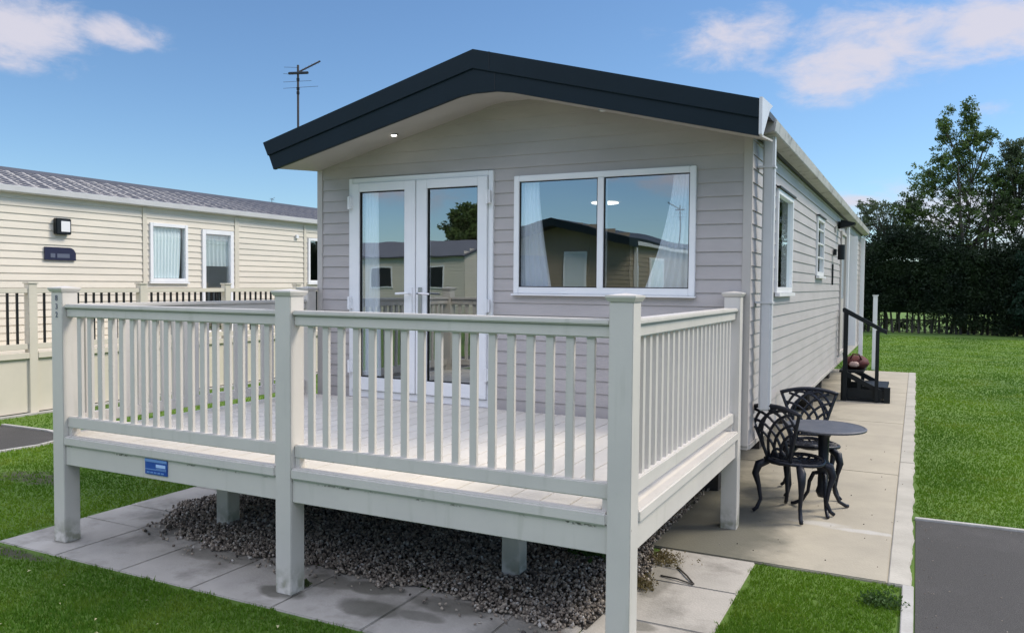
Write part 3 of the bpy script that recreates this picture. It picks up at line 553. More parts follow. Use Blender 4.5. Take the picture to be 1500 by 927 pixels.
# ================================================================ TV AERIAL
def aerial(x, y, z0, z1, sc, label, rot=0):
    a = empty('tv_aerial', (x, y, z0), label, 'aerial'); H = z1 - z0
    MB().tube([(x, y, z0), (x, y, z1)], 0.014 * sc + .003, 8).build('mast', 'chassis', a)
    def seg(mb, p, q, r_):
        def T(v): return (x + (v[0] * math.cos(rot) - v[1] * math.sin(rot)) * sc, y + (v[0] * math.sin(rot) + v[1] * math.cos(rot)) * sc, z1 + v[2] * sc)
        mb.tube([T(p), T(q)], r_ * sc, 6)
    b = MB(); seg(b, (-.02, 0, -.14), (.30, .28, .11), .016); b.build('boom', 'chassis', a)
    for i in range(6):
        t = .22 + i * .14; p = Vector((-.02 + .32 * t, .28 * t, -.14 + .25 * t)); e = MB(); seg(e, p + Vector((-.05, .05, .05)), p - Vector((-.05, .05, .05)), .003); e.build('element', 'chassis', a)
    b = MB(); seg(b, (-.22, 0, -.13), (.32, -.1, -.20), .026); b.build('reflector', 'black', a)
    for dz, l0, l1 in ((-.0, -.34, .0), (-.12, -.36, -.1), (-.28, -.36, .34), (-.40, -.36, .5)): b = MB(); seg(b, (l0, 0, dz), (l1, -.02, dz - .05), .0035); b.build('element', 'chassis', a)
    for dz in (-.27, -.44, -.52): b = MB(); seg(b, (0, 0, dz - .025), (0, 0, dz + .025), .03); b.build('clamp', 'black', a)
    return a
aerial(-3.695, 2.25, 2.836, 3.56, .46, 'thin dark tv aerial standing above the navy roof edge at the left')

# ================================================================ DECK
PW, DW, DM, DD = .108, 3.7271, 1.8695, 2.3943
HP, ZN, ZF, ZR = 1.600, .6906, .5072, 1.5232
dk = empty('raised_deck', (-1.87, 1.2, 0), 'raised pale stone coloured plastic deck with slatted railings, in front of the grey caravan', 'deck')
def post(x0, y0, z0=.008, z1=HP, cap=True):
    p = MB().box(x0, x0 + PW, y0, y0 + PW, z0, z1).build('post', 'deck', dk, bevel=.004)
    if cap:
        e = .014; c = MB(); c.add([(x0 - e * .3, y0 - e * .3, z1 - .001), (x0 + PW + e * .3, y0 - e * .3, z1 - .001), (x0 + PW + e * .3, y0 + PW + e * .3, z1 - .001), (x0 - e * .3, y0 + PW + e * .3, z1 - .001),
                                  (x0 - e, y0 - e, z1 + .018), (x0 + PW + e, y0 - e, z1 + .018), (x0 + PW + e, y0 + PW + e, z1 + .018), (x0 - e, y0 + PW + e, z1 + .018),
                                  (x0 - e, y0 - e, z1 + .026), (x0 + PW + e, y0 - e, z1 + .026), (x0 + PW + e, y0 + PW + e, z1 + .026), (x0 - e, y0 + PW + e, z1 + .026), (x0 + PW / 2, y0 + PW / 2, z1 + .036)],
                                 [(3, 2, 1, 0)] + [(i + b0, (i + 1) % 4 + b0, (i + 1) % 4 + b0 + 4, i + b0 + 4) for b0 in (0, 4) for i in range(4)] + [(8 + i, 8 + (i + 1) % 4, 12) for i in range(4)])
        c.build('post_cap', 'deck', p)
    return p
post(0, 0); post(-DM, 0); pl = post(-DW, 0); post(0, DD - PW); post(-DW, DD - PW)
for x, y in ((-3.055, .705), (-.90, .765), (-3.055, 1.75), (-1.98, 1.75), (-.90, 1.75)): post(x, y, z1=ZF + .06, cap=False)
def rails(ax, c0, a0, a1, n):
    """rail run between posts: ax 'x' keeps y = c0 (outer face of the posts)"""
    def Bx(mb, p0, p1, q0, q1, z0, z1): return mb.box(p0, p1, q0, q1, z0, z1) if ax == 'x' else mb.box(q0, q1, p0, p1, z0, z1)
    cc = c0 + PW / 2 if ax == 'x' or c0 > -1 else c0 + PW / 2
    t = MB(); Bx(t, a0, a1, cc - .026, cc + .026, ZR - .082, ZR - .026); Bx(t, a0, a1, cc - .042, cc + .042, ZR - .026, ZR); t.build('top_rail', 'deck', dk, bevel=.006)
    t = MB(); Bx(t, a0, a1, cc - .026, cc + .026, .742, .812); t.build('bottom_rail', 'deck', dk, bevel=.005)
    for e in (a0 + .002, a1 - .032): t = MB(); Bx(t, e, e + .03, cc - .02, cc + .02, ZN, .742); t.build('rail_block', 'deck', dk)
    st = (a1 - a0) / (n + 1); first = None
    for i in range(n):
        a = a0 + st * (i + 1)
        if first is None:
            t = MB(); Bx(t, a - .019, a + .019, cc - .011, cc + .011, .810, ZR - .080); first = t.build('baluster', 'deck', dk, bevel=.002); fa = a
        else:
            c = first.copy(); COL.objects.link(c); c.parent = dk; d = a - fa; c.location = first.location + (Vector((d, 0, 0)) if ax == 'x' else Vector((0, d, 0)))
rails('x', 0, -DW + PW, -DM, 17); rails('x', 0, -DM + PW, 0, 17); rails('y', 0, PW, DD - PW, 21); rails('y', -DW, PW, DD - PW, 21)
# floor boards
fb = MB(); bw = .146; x = -DW + .03
while x < PW - .03:
    x1 = min(x + bw - .004, PW - .035); fb.box(x, x1, .022, YG - .09, ZN - .028, ZN - .002 + random.uniform(-.0006, .0006)); x += bw
fb.build('floor', 'deckfloor', dk, bevel=.002)
nz_ = MB()   # nosing boards, butted between posts
for a0, a1 in ((-DW + PW, -DM), (-DM + PW, 0)): nz_.box(a0, a1, -.004, .060, ZN - .058, ZN)
for x0, x1 in ((PW - .05, PW + .006), (-DW - .006, -DW + .05)): nz_.box(x0, x1, PW, DD - PW, ZN - .058, ZN)
nz_.build('nosing', 'deck', dk, bevel=.008)
fc = MB()
for a0, a1 in ((-DW + PW, -DM), (-DM + PW, 0)): fc.box(a0, a1, .014, .044, ZF, ZN - .057)
for x0, x1 in ((PW - .044, PW - .014), (-DW + .014, -DW + .044)): fc.box(x0, x1, PW, DD - PW, ZF, ZN - .057)
fc.build('fascia_board', 'deck', dk, bevel=.003)
jo = MB()
for i in range(7): y = .25 + i * .33; jo.box(-DW + .05, PW - .05, y, y + .045, ZF + .06, ZN - .03)
jo.build('joist', 'chassis', dk)
# plot number on the left post
def text(s, size, loc, rot, m, parent, name, ext=.0012):
    cu = bpy.data.curves.new(name, 'FONT'); cu.body = s; cu.size = size; cu.extrude = ext; cu.align_x = 'CENTER'
    to = bpy.data.objects.new(name + '_tmp', cu); COL.objects.link(to); dg = bpy.context.evaluated_depsgraph_get(); me = bpy.data.meshes.new_from_object(to.evaluated_get(dg)); bpy.data.objects.remove(to)
    me.materials.clear(); me.materials.append(M[m]); o = bpy.data.objects.new(name, me); COL.objects.link(o); o.parent = parent; o.location = Vector(loc) - org(parent); o.rotation_euler = rot; return o
for s, z in (('8', 1.545), ('3', 1.492), ('2', 1.440)): text(s, .050, (-DW + .056, -.002, z), (R(90), 0, 0), 'greyplate', pl, 'house_number')

# blue sign on the deck fascia
sg = empty('sign_plate', (-2.79, .013, .59), 'small blue rectangular sign on the front board of the deck, left section', 'sign')
MB().box(-2.885, -2.700, .006, .0135, .537, .628).build('plate', 'blue', sg, bevel=.001)
MB().box(-2.884, -2.701, .0035, .0058, .611, .627).box(-2.880, -2.705, .0038, .0058, .565, .570).box(-2.79, -2.704, .0039, .0058, .573, .577).build('band', 'lightblue', sg)
MB().box(-2.790, -2.712, .0036, .0058, .582, .600).build('white_panel', 'signwhite', sg)
ln = MB(); 
for i in range(5): ln.box(-2.868 + i * .03, -2.868 + i * .03 + .022, .0041, .0058, .545, .553)
ln.build('lettering', 'lightblue', sg)

# ================================================================ BISTRO SET
def chair(cx, cy, face, label):
    """face: heading of the sitter; local +f to the front, +s to the sitter's left"""
    ch = empty('bistro_chair', (cx, cy, .018), label, 'chair', 'black cast metal chairs at the table')
    F = Vector((math.cos(face), math.sin(face), 0)); S = Vector((-F.y, F.x, 0)); O = Vector((cx, cy, .018))
    def W(f, s, z): return O + F * f + S * s + Vector((0, 0, z))
    SH = .40
    # seat: ring plus lattice
    st = MB(); n = 28; ring = []
    for i in range(n + 1):
        a = 2 * math.pi * i / n; sx = .20 + .015 * math.cos(2 * a); ring.append(W(sx * math.cos(a) * .97, (.205 + .02 * math.cos(a)) * math.sin(a), SH + .008 * math.cos(2 * a)))
    st.tube(ring, .014, 8, False)
    for k in range(-3, 4):
        s_ = k * .055; l = math.sqrt(max(0, 1 - (s_ / .205) ** 2)) * .195
        st.tube([W(-l, s_, SH), W(-l * .5, s_ + .018, SH - .012), W(0, s_, SH - .016), W(l * .5, s_ - .018, SH - .012), W(l, s_, SH)], .0085, 6)
        l2 = math.sqrt(max(0, 1 - (s_ / .20) ** 2)) * .2
        st.tube([W(s_, -l2, SH), W(s_ + .015, -l2 * .5, SH - .010), W(s_, 0, SH - .015), W(s_ - .015, l2 * .5, SH - .010), W(s_, l2, SH)], .0085, 6)
    st.lathe(cx, cy, [(.05, .018 + SH - .022), (.055, .018 + SH - .012), (.05, .018 + SH - .004)], 20)
    st.build('seat', 'castmetal', ch, smooth=True)
    # legs, cabriole
    for f, s in ((.15, .15), (.15, -.15), (-.14, .15), (-.14, -.15)):
        df, ds = (1 if f > 0 else -1), (1 if s > 0 else -1); l = MB()
        pts_ = [(f * .75, s * .8, SH - .005), (f + .025 * df, s + .03 * ds, SH - .045), (f + .040 * df, s + .045 * ds, SH - .11), (f + .022 * df, s + .028 * ds, .20), (f + .012 * df, s + .016 * ds, .10), (f + .03 * df, s + .035 * ds, .035), (f + .05 * df, s + .055 * ds, .012)]
        l.tube([W(*q) for q in pts_], [.024, .032, .026, .0165, .0135, .0145, .014], 8); l.build('leg', 'castmetal', ch, smooth=True)
    # back: fan shaped frame with crossing arcs
    BH = .775
    def Bk(u, t):   # u -1..1 across, t 0..1 up
        hw = .090 + .125 * t ** 1.1; return W(-.17 - .085 * t, u * hw, SH + (BH - SH) * t + .035 * (1 - u * u) * t)
    bk = MB(); bk.tube([Bk(-1, t / 10) for t in range(11)], .0125, 8); bk.tube([Bk(1, t / 10) for t in range(11)], .0125, 8)
    bk.tube([Bk(-1.05 + 2.1 * i / 16, 1) for i in range(17)], .016, 8); bk.tube([Bk(-1 + 2 * i / 8, .10) for i in range(9)], .0105, 8)
    bk.build('back_frame', 'castmetal', ch, smooth=True)
    lt = MB()
    for sg_ in (-1, 1):
        for (u0, t0), (u1, t1), (u2, t2) in (((-1, .25), (-.75, .75), (.15, .98)), ((-1, .50), (-.55, .88), (.55, .97)), ((-.8, .10), (-.45, .65), (.75, .95)), ((-.35, .10), (-.15, .55), (1.0, .80)), ((-.95, .72), (-.6, .93), (-.2, .98)), ((.15, .10), (.3, .45), (1.0, .62)), ((-.6, .1), (0, .38), (.55, .12))):
            P_ = []
            for i in range(9):
                t = i / 8; a, b, c = (1 - t) ** 2, 2 * t * (1 - t), t * t; P_.append(Bk(sg_ * (a * u0 + b * u1 + c * u2), a * t0 + b * t1 + c * t2))
            lt.tube(P_, .0105, 6)
    lt.build('back_lattice', 'castmetal', ch, smooth=True)
    return ch
chair(.40, 2.86, R(62), 'nearer black cast metal chair, beside the deck corner post')
chair(.44, 3.56, R(-78), 'farther black cast metal chair, behind the round table')
tb = empty('bistro_table', (.62, 3.06, .018), 'small round grey topped table on a black pedestal, beside two black chairs', 'table')
tx, ty = .58, 3.08
MB().lathe(tx, ty, [(.25, .622), (.290, .628), (.294, .640), (.284, .646), (.276, .643), (.02, .643)], 48).build('table_top', 'tabletop', tb, smooth=False)
MB().lathe(tx, ty, [(.11, .622), (.06, .60), (.040, .56), (.036, .40), (.048, .36), (.048, .33), (.036, .30), (.038, .20), (.050, .16), (.034, .12)], 20).build('pedestal', 'castmetal', tb, smooth=True)
for i in range(3):
    a = R(-75 + 120 * i); l = MB(); l.tube([(tx + r_ * math.cos(a), ty + r_ * math.sin(a), z) for r_, z in ((.02, .30), (.07, .285), (.10, .22), (.11, .14), (.15, .07), (.21, .035), (.235, .03))], [.015, .016, .015, .013, .013, .014, .013], 8); l.build('leg', 'castmetal', tb, smooth=True)

# ================================================================ SIDE STEPS WITH HANDRAIL
st = empty('entrance_steps', (.45, 9.9, .016), 'black metal entrance steps with a sloping handrail beside the caravan side door', 'steps')
for y in (9.45, 10.35):
    s_ = MB()
    for a0, a1, b0, b1 in ((.20, .28, .016, .44),): s_.box(a0, a1, y, y + .05, b0, b1)
    s_.prism([(.22, .44), (.28, .44), (.74, .20), (.74, .13), (.28, .36), (.22, .36)], 'y', y, y + .05)
    s_.box(.22, .78, y + .004, y + .046, .06, .20); s_.box(.42, .47, y + .002, y + .048, .19, .33); s_.box(.20, .80, y + .001, y + .049, .018, .055)
    s_.build('side_frame', 'black', st, bevel=.005)
for x0, x1, z in ((.17, .50, .42), (.48, .82, .20)): MB().box(x0, x1, 9.502, 10.348, z, z + .035).build('tread', 'black', st, bevel=.004)
MB().box(.78, .86, 9.42, 9.5, .018, .24).build('foot_block', 'black', st)
hr = MB().box(.225, .285, 9.40, 9.448, .02, 1.33).build('handrail_post', 'black', st, bevel=.006); MB().box(.655, .705, 9.40, 9.448, .02, 1.06).build('handrail_post', 'black', st, bevel=.006)
MB().prism([(.205, 1.315), (.205, 1.365), (.235, 1.375), (.80, 1.055), (.80, 1.00)], 'y', 9.392, 9.456).build('handrail', 'black', st, bevel=.005)
bg_ = empty('red_bag', (.4, 9.9, .456), 'small dark red bag lying on the top tread of the black steps', 'bag')
def lumpy(mb, cx, cy, cz, rx, ry, rz_, nu=14, nv=8, j=.14, flat=True):
    vs_ = []; random.seed(int(cx * 1000))
    for b in range(1, nv):
        for a in range(nu):
            th = math.pi * b / nv; ph = 2 * math.pi * a / nu; q = 1 + random.uniform(-j, j); z = math.cos(th) * rz_ * q
            vs_.append((cx + rx * q * math.sin(th) * math.cos(ph), cy + ry * q * math.sin(th) * math.sin(ph), cz + (max(z, -rz_ * .75) if flat else z)))
    vs_ += [(cx, cy, cz + rz_), (cx, cy, cz - rz_ * .75)]; n = len(vs_)
    mb.add(vs_, [(b * nu + a, b * nu + (a + 1) % nu, (b + 1) * nu + (a + 1) % nu, (b + 1) * nu + a) for b in range(nv - 2) for a in range(nu)] + [(n - 2, (a + 1) % nu, a) for a in range(nu)] + [(n - 1, (nv - 2) * nu + a, (nv - 2) * nu + (a + 1) % nu) for a in range(nu)])
b = MB(); lumpy(b, .38, 9.85, .54, .17, .2, .11); b.build('bag_body', 'redbag', bg_, smooth=True)
MB().tube([(.30, 9.72, .60), (.34, 9.70, .68), (.42, 9.70, .68), (.46, 9.72, .60)], .012, 6).build('bag_handle', 'redbag', bg_, smooth=True)
b = MB(); lumpy(b, .36, 9.66, .53, .07, .03, .045); b.build('bag_pocket', 'pink', bg_, smooth=True)
# far gate post beside rear corner
gp = empty('gate_post', (.42, 14.6, 0), 'slim white post standing just beyond the far corner of the grey caravan', 'post'); MB().box(.38, .46, 14.56, 14.64, 0, 1.50).build('post_shaft', 'white', gp, bevel=.004); MB().box(.365, .475, 14.545, 14.655, 1.501, 1.52).build('post_cap', 'white', gp)

# ================================================================ NEIGHBOURING CREAM CARAVAN (left)
nb = empty('static_caravan', (-11.8, 7, 0), 'long cream clad caravan with dark tiled roof at the left', 'caravan')
NX, NXB, NY0, NY1, NEV = -9.89, -13.7, -4.0, 13.5, 2.93
nh = [(5.75, 6.50, 1.67, 2.62), (6.81, 7.52, .75, 2.58), (9.52, 10.3, 1.67, 2.58)]
clad_mb(MB(), 'y', NX, 1, NY0, NY1, .45, 2.93, .102, nh, lap=.013).build('side_wall', 'cream', nb)
w = clad_mb(MB(), 'y', NXB, -1, NY0, NY1, .45, 2.93, .102); 
for y, s in ((NY0, -1), (NY1, 1)): clad_mb(w, 'x', y, s, NXB, NX, .45, 3.4, .102, rng_of=lambda z, lo, hi: (max(lo, -11.8 - (3.48 - z) / .25), min(hi, -11.8 + (3.48 - z) / .25)))
w.build('end_wall', 'cream', nb)
i_ = MB(); panel_mb(i_, 'y', NX - .07, NY0, NY1, .5, 2.9, nh); i_.quad((-11.5, NY0, .5), (-11.5, NY1, .5), (-11.5, NY1, 2.9), (-11.5, NY0, 2.9)); i_.quad((NX, NY0, 2.9), (NX, NY1, 2.9), (-11.5, NY1, 2.9), (-11.5, NY0, 2.9)); i_.quad((NX, NY0, .5), (NX, NY1, .5), (-11.5, NY1, .5), (-11.5, NY0, .5)); i_.build('interior_lining', 'interior', nb)
MB().box(NX + .014, NX + .022, 5.62, 5.70, .5, 2.85).box(NX + .014, NX + .022, 9.40, 9.46, .5, 2.85).box(NX + .013, NX + .02, 7.56, 7.66, .5, 2.85).build('joint_trim', 'creamtrim', nb)
for i, (a0, a1, z0, z1) in enumerate(nh):
    f_ = frame_boxes(MB(), 'y', NX + .035, NX - .07, a0, a1, z0, z1, .055 if i != 1 else .075).build('window' if i != 1 else 'door', 'white', nb, bevel=.003); MB().box(NX - .004, NX + .002, a0 + .056, a1 - .056, z0 + .056, z1 - .056).build('pane', 'clearglass' if i == 0 else 'glass', f_)
    MB().box(NX + .013, NX + .05, a0 - .02, a1 + .02, z0 - .03, z0 - .002).build('window_sill', 'white', f_)
curtain(5.81, 6.40, 5.81, 6.36, 1.73, 2.56, NX - .035, 9, nb, 'drape', axis='y', amp=.016)
curtain(6.89, 7.44, 6.89, 7.44, 1.95, 2.49, NX - .035, 6, nb, 'drape', axis='y', amp=.012)
# bulkhead lamp and plate
lm = MB().box(NX + .013, NX + .09, 4.13, 4.36, 2.335, 2.565).build('wall_lamp', 'black', nb, bevel=.01); MB().box(NX + .0905, NX + .095, 4.20, 4.335, 2.375, 2.525).build('lamp_glass', 'lampglass', lm)
pts = [(3.99, 1.965), (4.46, 1.965), (4.46, 2.07)] + [(4.36 + .10 * math.cos(R(a)), 2.05 + .10 * math.sin(R(a))) for a in (15, 35, 55, 75, 90)] + [(3.99, 2.15)]
pt = MB().prism(pts, 'x', NX + .013, NX + .035).build('name_plate', 'navyplate', nb); MB().box(NX + .0355, NX + .039, 4.07, 4.14, 2.0, 2.06).box(NX + .0355, NX + .039, 4.17, 4.36, 2.0, 2.06).build('plate_panel', 'greyplate', pt)
MB().box(NX + .013, NX + .05, 9.15, 9.22, 2.55, 2.62).build('sensor', 'white', nb)
MB().prism([(NX, 2.86), (NX + .13, 2.87), (NX + .14, 2.955), (NX, 2.96)], 'y', NY0 - .05, NY1 + .05).build('gutter', 'pipe', nb, bevel=.006)
# tiled roof sheet with real tile relief
def tile_roof(parent, x_e, x_r, z_e, z_r, y0, y1, name='roof'):
    Ls = math.hypot(x_r - x_e, z_r - z_e); nu, nv = int((y1 - y0) / .045), 12 * 6; us = np.linspace(0, y1 - y0, nu); V_, F2 = [], []
    rows = int(round(Ls / .30)); vv = np.concatenate([np.linspace(r_ * .30, r_ * .30 + .295, 6) for r_ in range(rows)])
    nx_, nz_n = -(z_r - z_e) / Ls, (x_r - x_e) / Ls
    if nz_n < 0: nx_, nz_n = -nx_, -nz_n
    for v in vv:
        t = v / Ls; ph = (v % .30) / .30; row = int(v / .30)
        hh = .006 * (1 - ph) + .004 * np.abs(np.sin(math.pi * us / .30 + (row % 2) * math.pi / 2)) ** .6
        V_.append(np.stack([x_e + (x_r - x_e) * t + nx_ * hh, y0 + us, z_e + (z_r - z_e) * t + nz_n * hh], 1))
    V_ = np.concatenate(V_); n = len(vv)
    i, j = np.meshgrid(np.arange(n - 1), np.arange(nu - 1), indexing='ij'); a = (i * nu + j).ravel(); F2 = np.stack([a, a + 1, a + nu + 1, a + nu], 1)
    o = raw_mesh(name, V_ - np.array(org(parent)), F2, 'tile'); o.parent = parent; return o
def tilemat():
    m = bpy.data.materials.new('roof_tile'); m.use_nodes = True; t = m.node_tree; p = t.nodes['Principled BSDF']; p.inputs['Roughness'].default_value = .8; p.inputs['Specular IOR Level'].default_value = .2
    tcn = t.nodes.new('ShaderNodeTexCoord'); sx = t.nodes.new('ShaderNodeSeparateXYZ'); t.links.new(tcn.outputs['Object'], sx.inputs[0])
    def mt(op, a, b=None, cl=False):
        n = t.nodes.new('ShaderNodeMath'); n.operation = op; n.use_clamp = cl
        for i, v in enumerate((a, b)):
            if v is None: continue
            if isinstance(v, (int, float)): n.inputs[i].default_value = v
            else: t.links.new(v, n.inputs[i])
        return n.outputs[0]
    # lichen-grey joint lines crossing in a lattice
    a = mt('DIVIDE', sx.outputs['Y'], .25); b = mt('DIVIDE', sx.outputs['X'], .66)
    d1 = mt('ABSOLUTE', mt('SUBTRACT', mt('FRACT', mt('ADD', a, b)), .5)); d2 = mt('ABSOLUTE', mt('SUBTRACT', mt('FRACT', mt('SUBTRACT', a, b)), .5))
    nz0 = t.nodes.new('ShaderNodeTexNoise'); nz0.inputs['Scale'].default_value = 5; t.links.new(tcn.outputs['Object'], nz0.inputs['Vector'])
    th = mt('ADD', .07, mt('MULTIPLY', nz0.outputs['Fac'], .06)); ln = mt('MAXIMUM', mt('LESS_THAN', d1, th), mt('LESS_THAN', d2, th))
    x = t.nodes.new('ShaderNodeMix'); x.data_type = 'RGBA'; ry = t.nodes.new('ShaderNodeMapRange'); ry.inputs['From Min'].default_value = -1.5; ry.inputs['From Max'].default_value = 2.5; ry.inputs['To Min'].default_value = .62; ry.inputs['To Max'].default_value = .18; t.links.new(sx.outputs['Y'], ry.inputs['Value']); t.links.new(mt('MULTIPLY', ln, ry.outputs[0]), x.inputs['Factor']); x.inputs['A'].default_value = (.045, .05, .065, 1); x.inputs['B'].default_value = (.46, .44, .41, 1)
    t.links.new(x.outputs['Result'], p.inputs['Base Color']); return m
M['tile'] = tilemat()
tile_roof(nb, NX + .12, -11.8, 2.946, 3.42, NY0, NY1); tile_roof(nb, NXB - .10, -11.8, 2.955, 3.42, NY0, NY1)
MB().prism([(-11.92, 3.40), (-11.8, 3.47), (-11.68, 3.40), (-11.8, 3.43)], 'y', NY0, NY1).build('ridge_cap', 'roof', nb)
aerial(-11.8, 10.55, 3.44, 3.56, .18, 'tiny tv aerial on the ridge of the cream caravan roof', .5)

# neighbour's side deck with black balusters
nd = empty('raised_deck', (-9.2, 5, 0), 'cream panelled side deck with black balusters along the left caravan', 'deck')
ys = [-2.0, -.3, 1.35, 3.01, 4.62, 6.2, 7.85, 9.5]; DX = -8.69
for y in ys:
    p = MB().box(DX - .1, DX, y, y + .11, 0, 1.63).build('post', 'creamtrim', nd, bevel=.004); MB().box(DX - .112, DX + .012, y - .012, y + .122, 1.631, 1.655).build('post_cap', 'creamtrim', p, bevel=.004)
cnt = 0
for y0, y1 in zip(ys, ys[1:]):
    a0, a1 = y0 + .111, y1 - .001
    MB().box(DX - .08, DX - .015, a0, a1, 1.515, 1.575).build('top_rail', 'creamtrim', nd, bevel=.004); MB().box(DX - .075, DX - .02, a0, a1, .815, .885).build('bottom_rail', 'creamtrim', nd, bevel=.004)
    MB().box(DX - .07, DX + .004, a0, a1, .70, .775).build('nosing', 'creamtrim', nd, bevel=.004); MB().box(DX - .05, DX - .03, a0, a1, .03, .70).build('skirt_panel', 'creamtrim', nd)
    n = 12
    for i in range(n):
        if cnt == 0:
            y = a0 + (a1 - a0) * (i + 1) / (n + 1); b0 = MB().box(DX - .06, DX - .035, y - .011, y + .011, .885, 1.515).build('baluster', 'black', nd); by = y
        else:
            c = b0.copy(); COL.objects.link(c); c.parent = nd; c.location = b0.location + Vector((0, a0 + (a1 - a0) * (i + 1) / (n + 1) - by, 0))
        cnt += 1
MB().box(NX + .02, DX - .08, ys[0], ys[-1] + .11, .70, .735).build('floor', 'creamtrim', nd)
MB().box(DX - .02, DX + .07, -3, 10, -.02, .02).build('path_edging', 'kerb'); tag(bpy.data.objects['path_edging.001'] if 'path_edging.001' in bpy.data.objects else bpy.data.objects['path_edging'], kind='structure')
for o in bpy.data.objects:
    if o.name.startswith('path_edging') and o.parent is None: o['kind'] = 'structure'

# ================================================================ CARAVANS AND TREE BEHIND THE CAMERA (seen in the glass)
def far_caravan(x0, x1, y0, y1, gable_y, wallm, label, axis='y'):
    """gable end at the larger y when axis is y; ridge runs along axis"""
    o = empty('static_caravan', ((x0 + x1) / 2, (y0 + y1) / 2, 0), label, 'caravan'); h = 2.75
    w = MB()
    if axis == 'y':
        xc = (x0 + x1) / 2
        for y, s in ((y0, -1), (y1, 1)): clad_mb(w, 'x', y, s, x0, x1, .4, 3.2, .11, rng_of=lambda z, lo, hi: (max(lo, xc - (3.30 - z) / .25), min(hi, xc + (3.30 - z) / .25)))
        for x, s in ((x0, -1), (x1, 1)): clad_mb(w, 'y', x, s, y0, y1, .4, h, .11)
        w.build('wall', wallm, o)
        r_ = MB(); r_.prism([(x0 - .15, 2.78), (xc, 3.30), (x1 + .15, 2.78), (x1 + .15, 2.60), (xc, 3.10), (x0 - .15, 2.60)], 'y', y1 - .2, y1 + .45); r_.build('barge_board', 'fascia', o)
        r_ = MB(); r_.prism([(x0 - .14, 2.79), (xc, 3.31), (x1 + .14, 2.79), (x1 + .14, 2.74), (xc, 3.26), (x0 - .14, 2.74)], 'y', y0, y1 + .44); r_.build('roof', 'fascia', o)
        f_ = MB().box(xc + .15, xc + .75, y1 + .012, y1 + .04, 1.5, 2.5).build('window', 'white', o); MB().box(xc + .2, xc + .7, y1 + .041, y1 + .046, 1.55, 2.45).build('pane', 'clearglass', f_)
        f_ = MB().box(xc - 1.2, xc - .3, y1 + .012, y1 + .04, .6, 2.4).build('door', 'greyplate', o)
        f_ = MB().box(x1 + .012, x1 + .04, y1 - 2.6, y1 - 1.4, 1.5, 2.4).build('window', 'white', o); MB().box(x1 + .041, x1 + .046, y1 - 2.5, y1 - 1.5, 1.55, 2.35).build('pane', 'clearglass', f_)
        MB().box(x1 + .02, x1 + .10, y1 - .35, y1 - .27, .4, 2.75).build('downpipe', 'pipe', o); MB().box(x1 + .02, x1 + .14, y0, y1 - .21, 2.65, 2.73).build('gutter', 'pipe', o)
    else:
        yc = (y0 + y1) / 2
        for y, s in ((y0, -1), (y1, 1)): clad_mb(w, 'x', y, s, x0, x1, .4, h, .11)
        for x, s in ((x0, -1), (x1, 1)): clad_mb(w, 'y', x, s, y0, y1, .4, 3.2, .11, rng_of=lambda z, lo, hi: (max(lo, yc - (3.30 - z) / .25), min(hi, yc + (3.30 - z) / .25)))
        w.build('wall', wallm, o)
        MB().prism([(y0 - .15, 2.74), (yc, 3.45), (y1 + .15, 2.74), (y1 + .15, 2.68), (yc, 3.38), (y0 - .15, 2.68)], 'x', x0 - .1, x1 + .1).build('roof', 'roof', o)
        for i in range(5):
            xx = x0 + 1.2 + i * 2.4; f_ = MB().box(xx, xx + 1.1, y1 + .012, y1 + .04, 1.5, 2.35).build('window', 'white', o); MB().box(xx + .06, xx + 1.04, y1 + .041, y1 + .046, 1.56, 2.29).build('pane', 'black', f_)
    return o
far_caravan(-8.65, -4.95, -21, -10.35, None, 'brown', 'brown gabled caravan with dark roof edge, mirrored in the front window')
aerial(-4.9, -14.5, 2.78, 3.95, .8, 'tv aerial of the brown caravan, mirrored in the right window pane', 2)
far_caravan(-27, -14.2, -22.3, -18.55, None, 'cream', 'cream caravan seen side on, mirrored in the glass of the french doors', 'x')

# ================================================================ GRASS
def is_lawn(x, y):
    x = x + .018 * np.sin(y * 13) + .012 * np.sin(y * 37 + 1) + rng.normal(size=len(x)) * .006; y = y + .016 * np.sin(x * 15) + .012 * np.sin(x * 41) + rng.normal(size=len(x)) * .006
    a = (x > -60)
    a &= ~((x > -4.06) & (x < .35) & (y > -.19) & (y < 4.4)); a &= ~((x > -3.6) & (x < 1.2) & (y > 1.69) & (y < 14.32)); a &= ~((x > 1.12) & (x < 9) & (y < 3.54 ) & (y < 3.2 + .0423 * (x - 1.2) + .045))
    a &= ~((x > -8.2) & (x < -6.76) & (y < 2.3)); a &= ~((x > -8.15) & (x < -7.1) & (y < 2.38)); a &= ~((x > -14) & (x < -8.60) & (y < 13.6)); a &= ~(((((x + 5.5) / .5) ** 2 + ((y - 1) / .2) ** 2) < 1) & (rng.random(len(x)) < .6)); a &= ~(((((x + 3.85) / .5) ** 2 + ((y + .25) / .07) ** 2) < 1) & (rng.random(len(x)) < .8))
    return a
pts = []
tot = 900000; th = rng.uniform(YAW - .68, YAW + .72, tot); d = np.exp(rng.uniform(np.log(2.2), np.log(31), tot))
gx = CAM.x - np.sin(th) * d; gy = CAM.y + np.cos(th) * d; kp = is_lawn(gx, gy) & ~((gy > 2.4) & (gx > -8.6) & (gx < -3.6) & (rng.random(tot) < .5)); gx, gy, d = gx[kp], gy[kp], d[kp]
n = len(gx); h = rng.uniform(.010, .026, n) * (1 + .25 * np.sin(gx * 3.1) * np.sin(gy * 2.3)); wd = .0009 + .0006 * d * rng.uniform(.6, 1.3, n); a = rng.uniform(0, 2 * math.pi, n); ln_ = rng.uniform(.1, .8, n) * h; la = rng.uniform(0, 2 * math.pi, n)
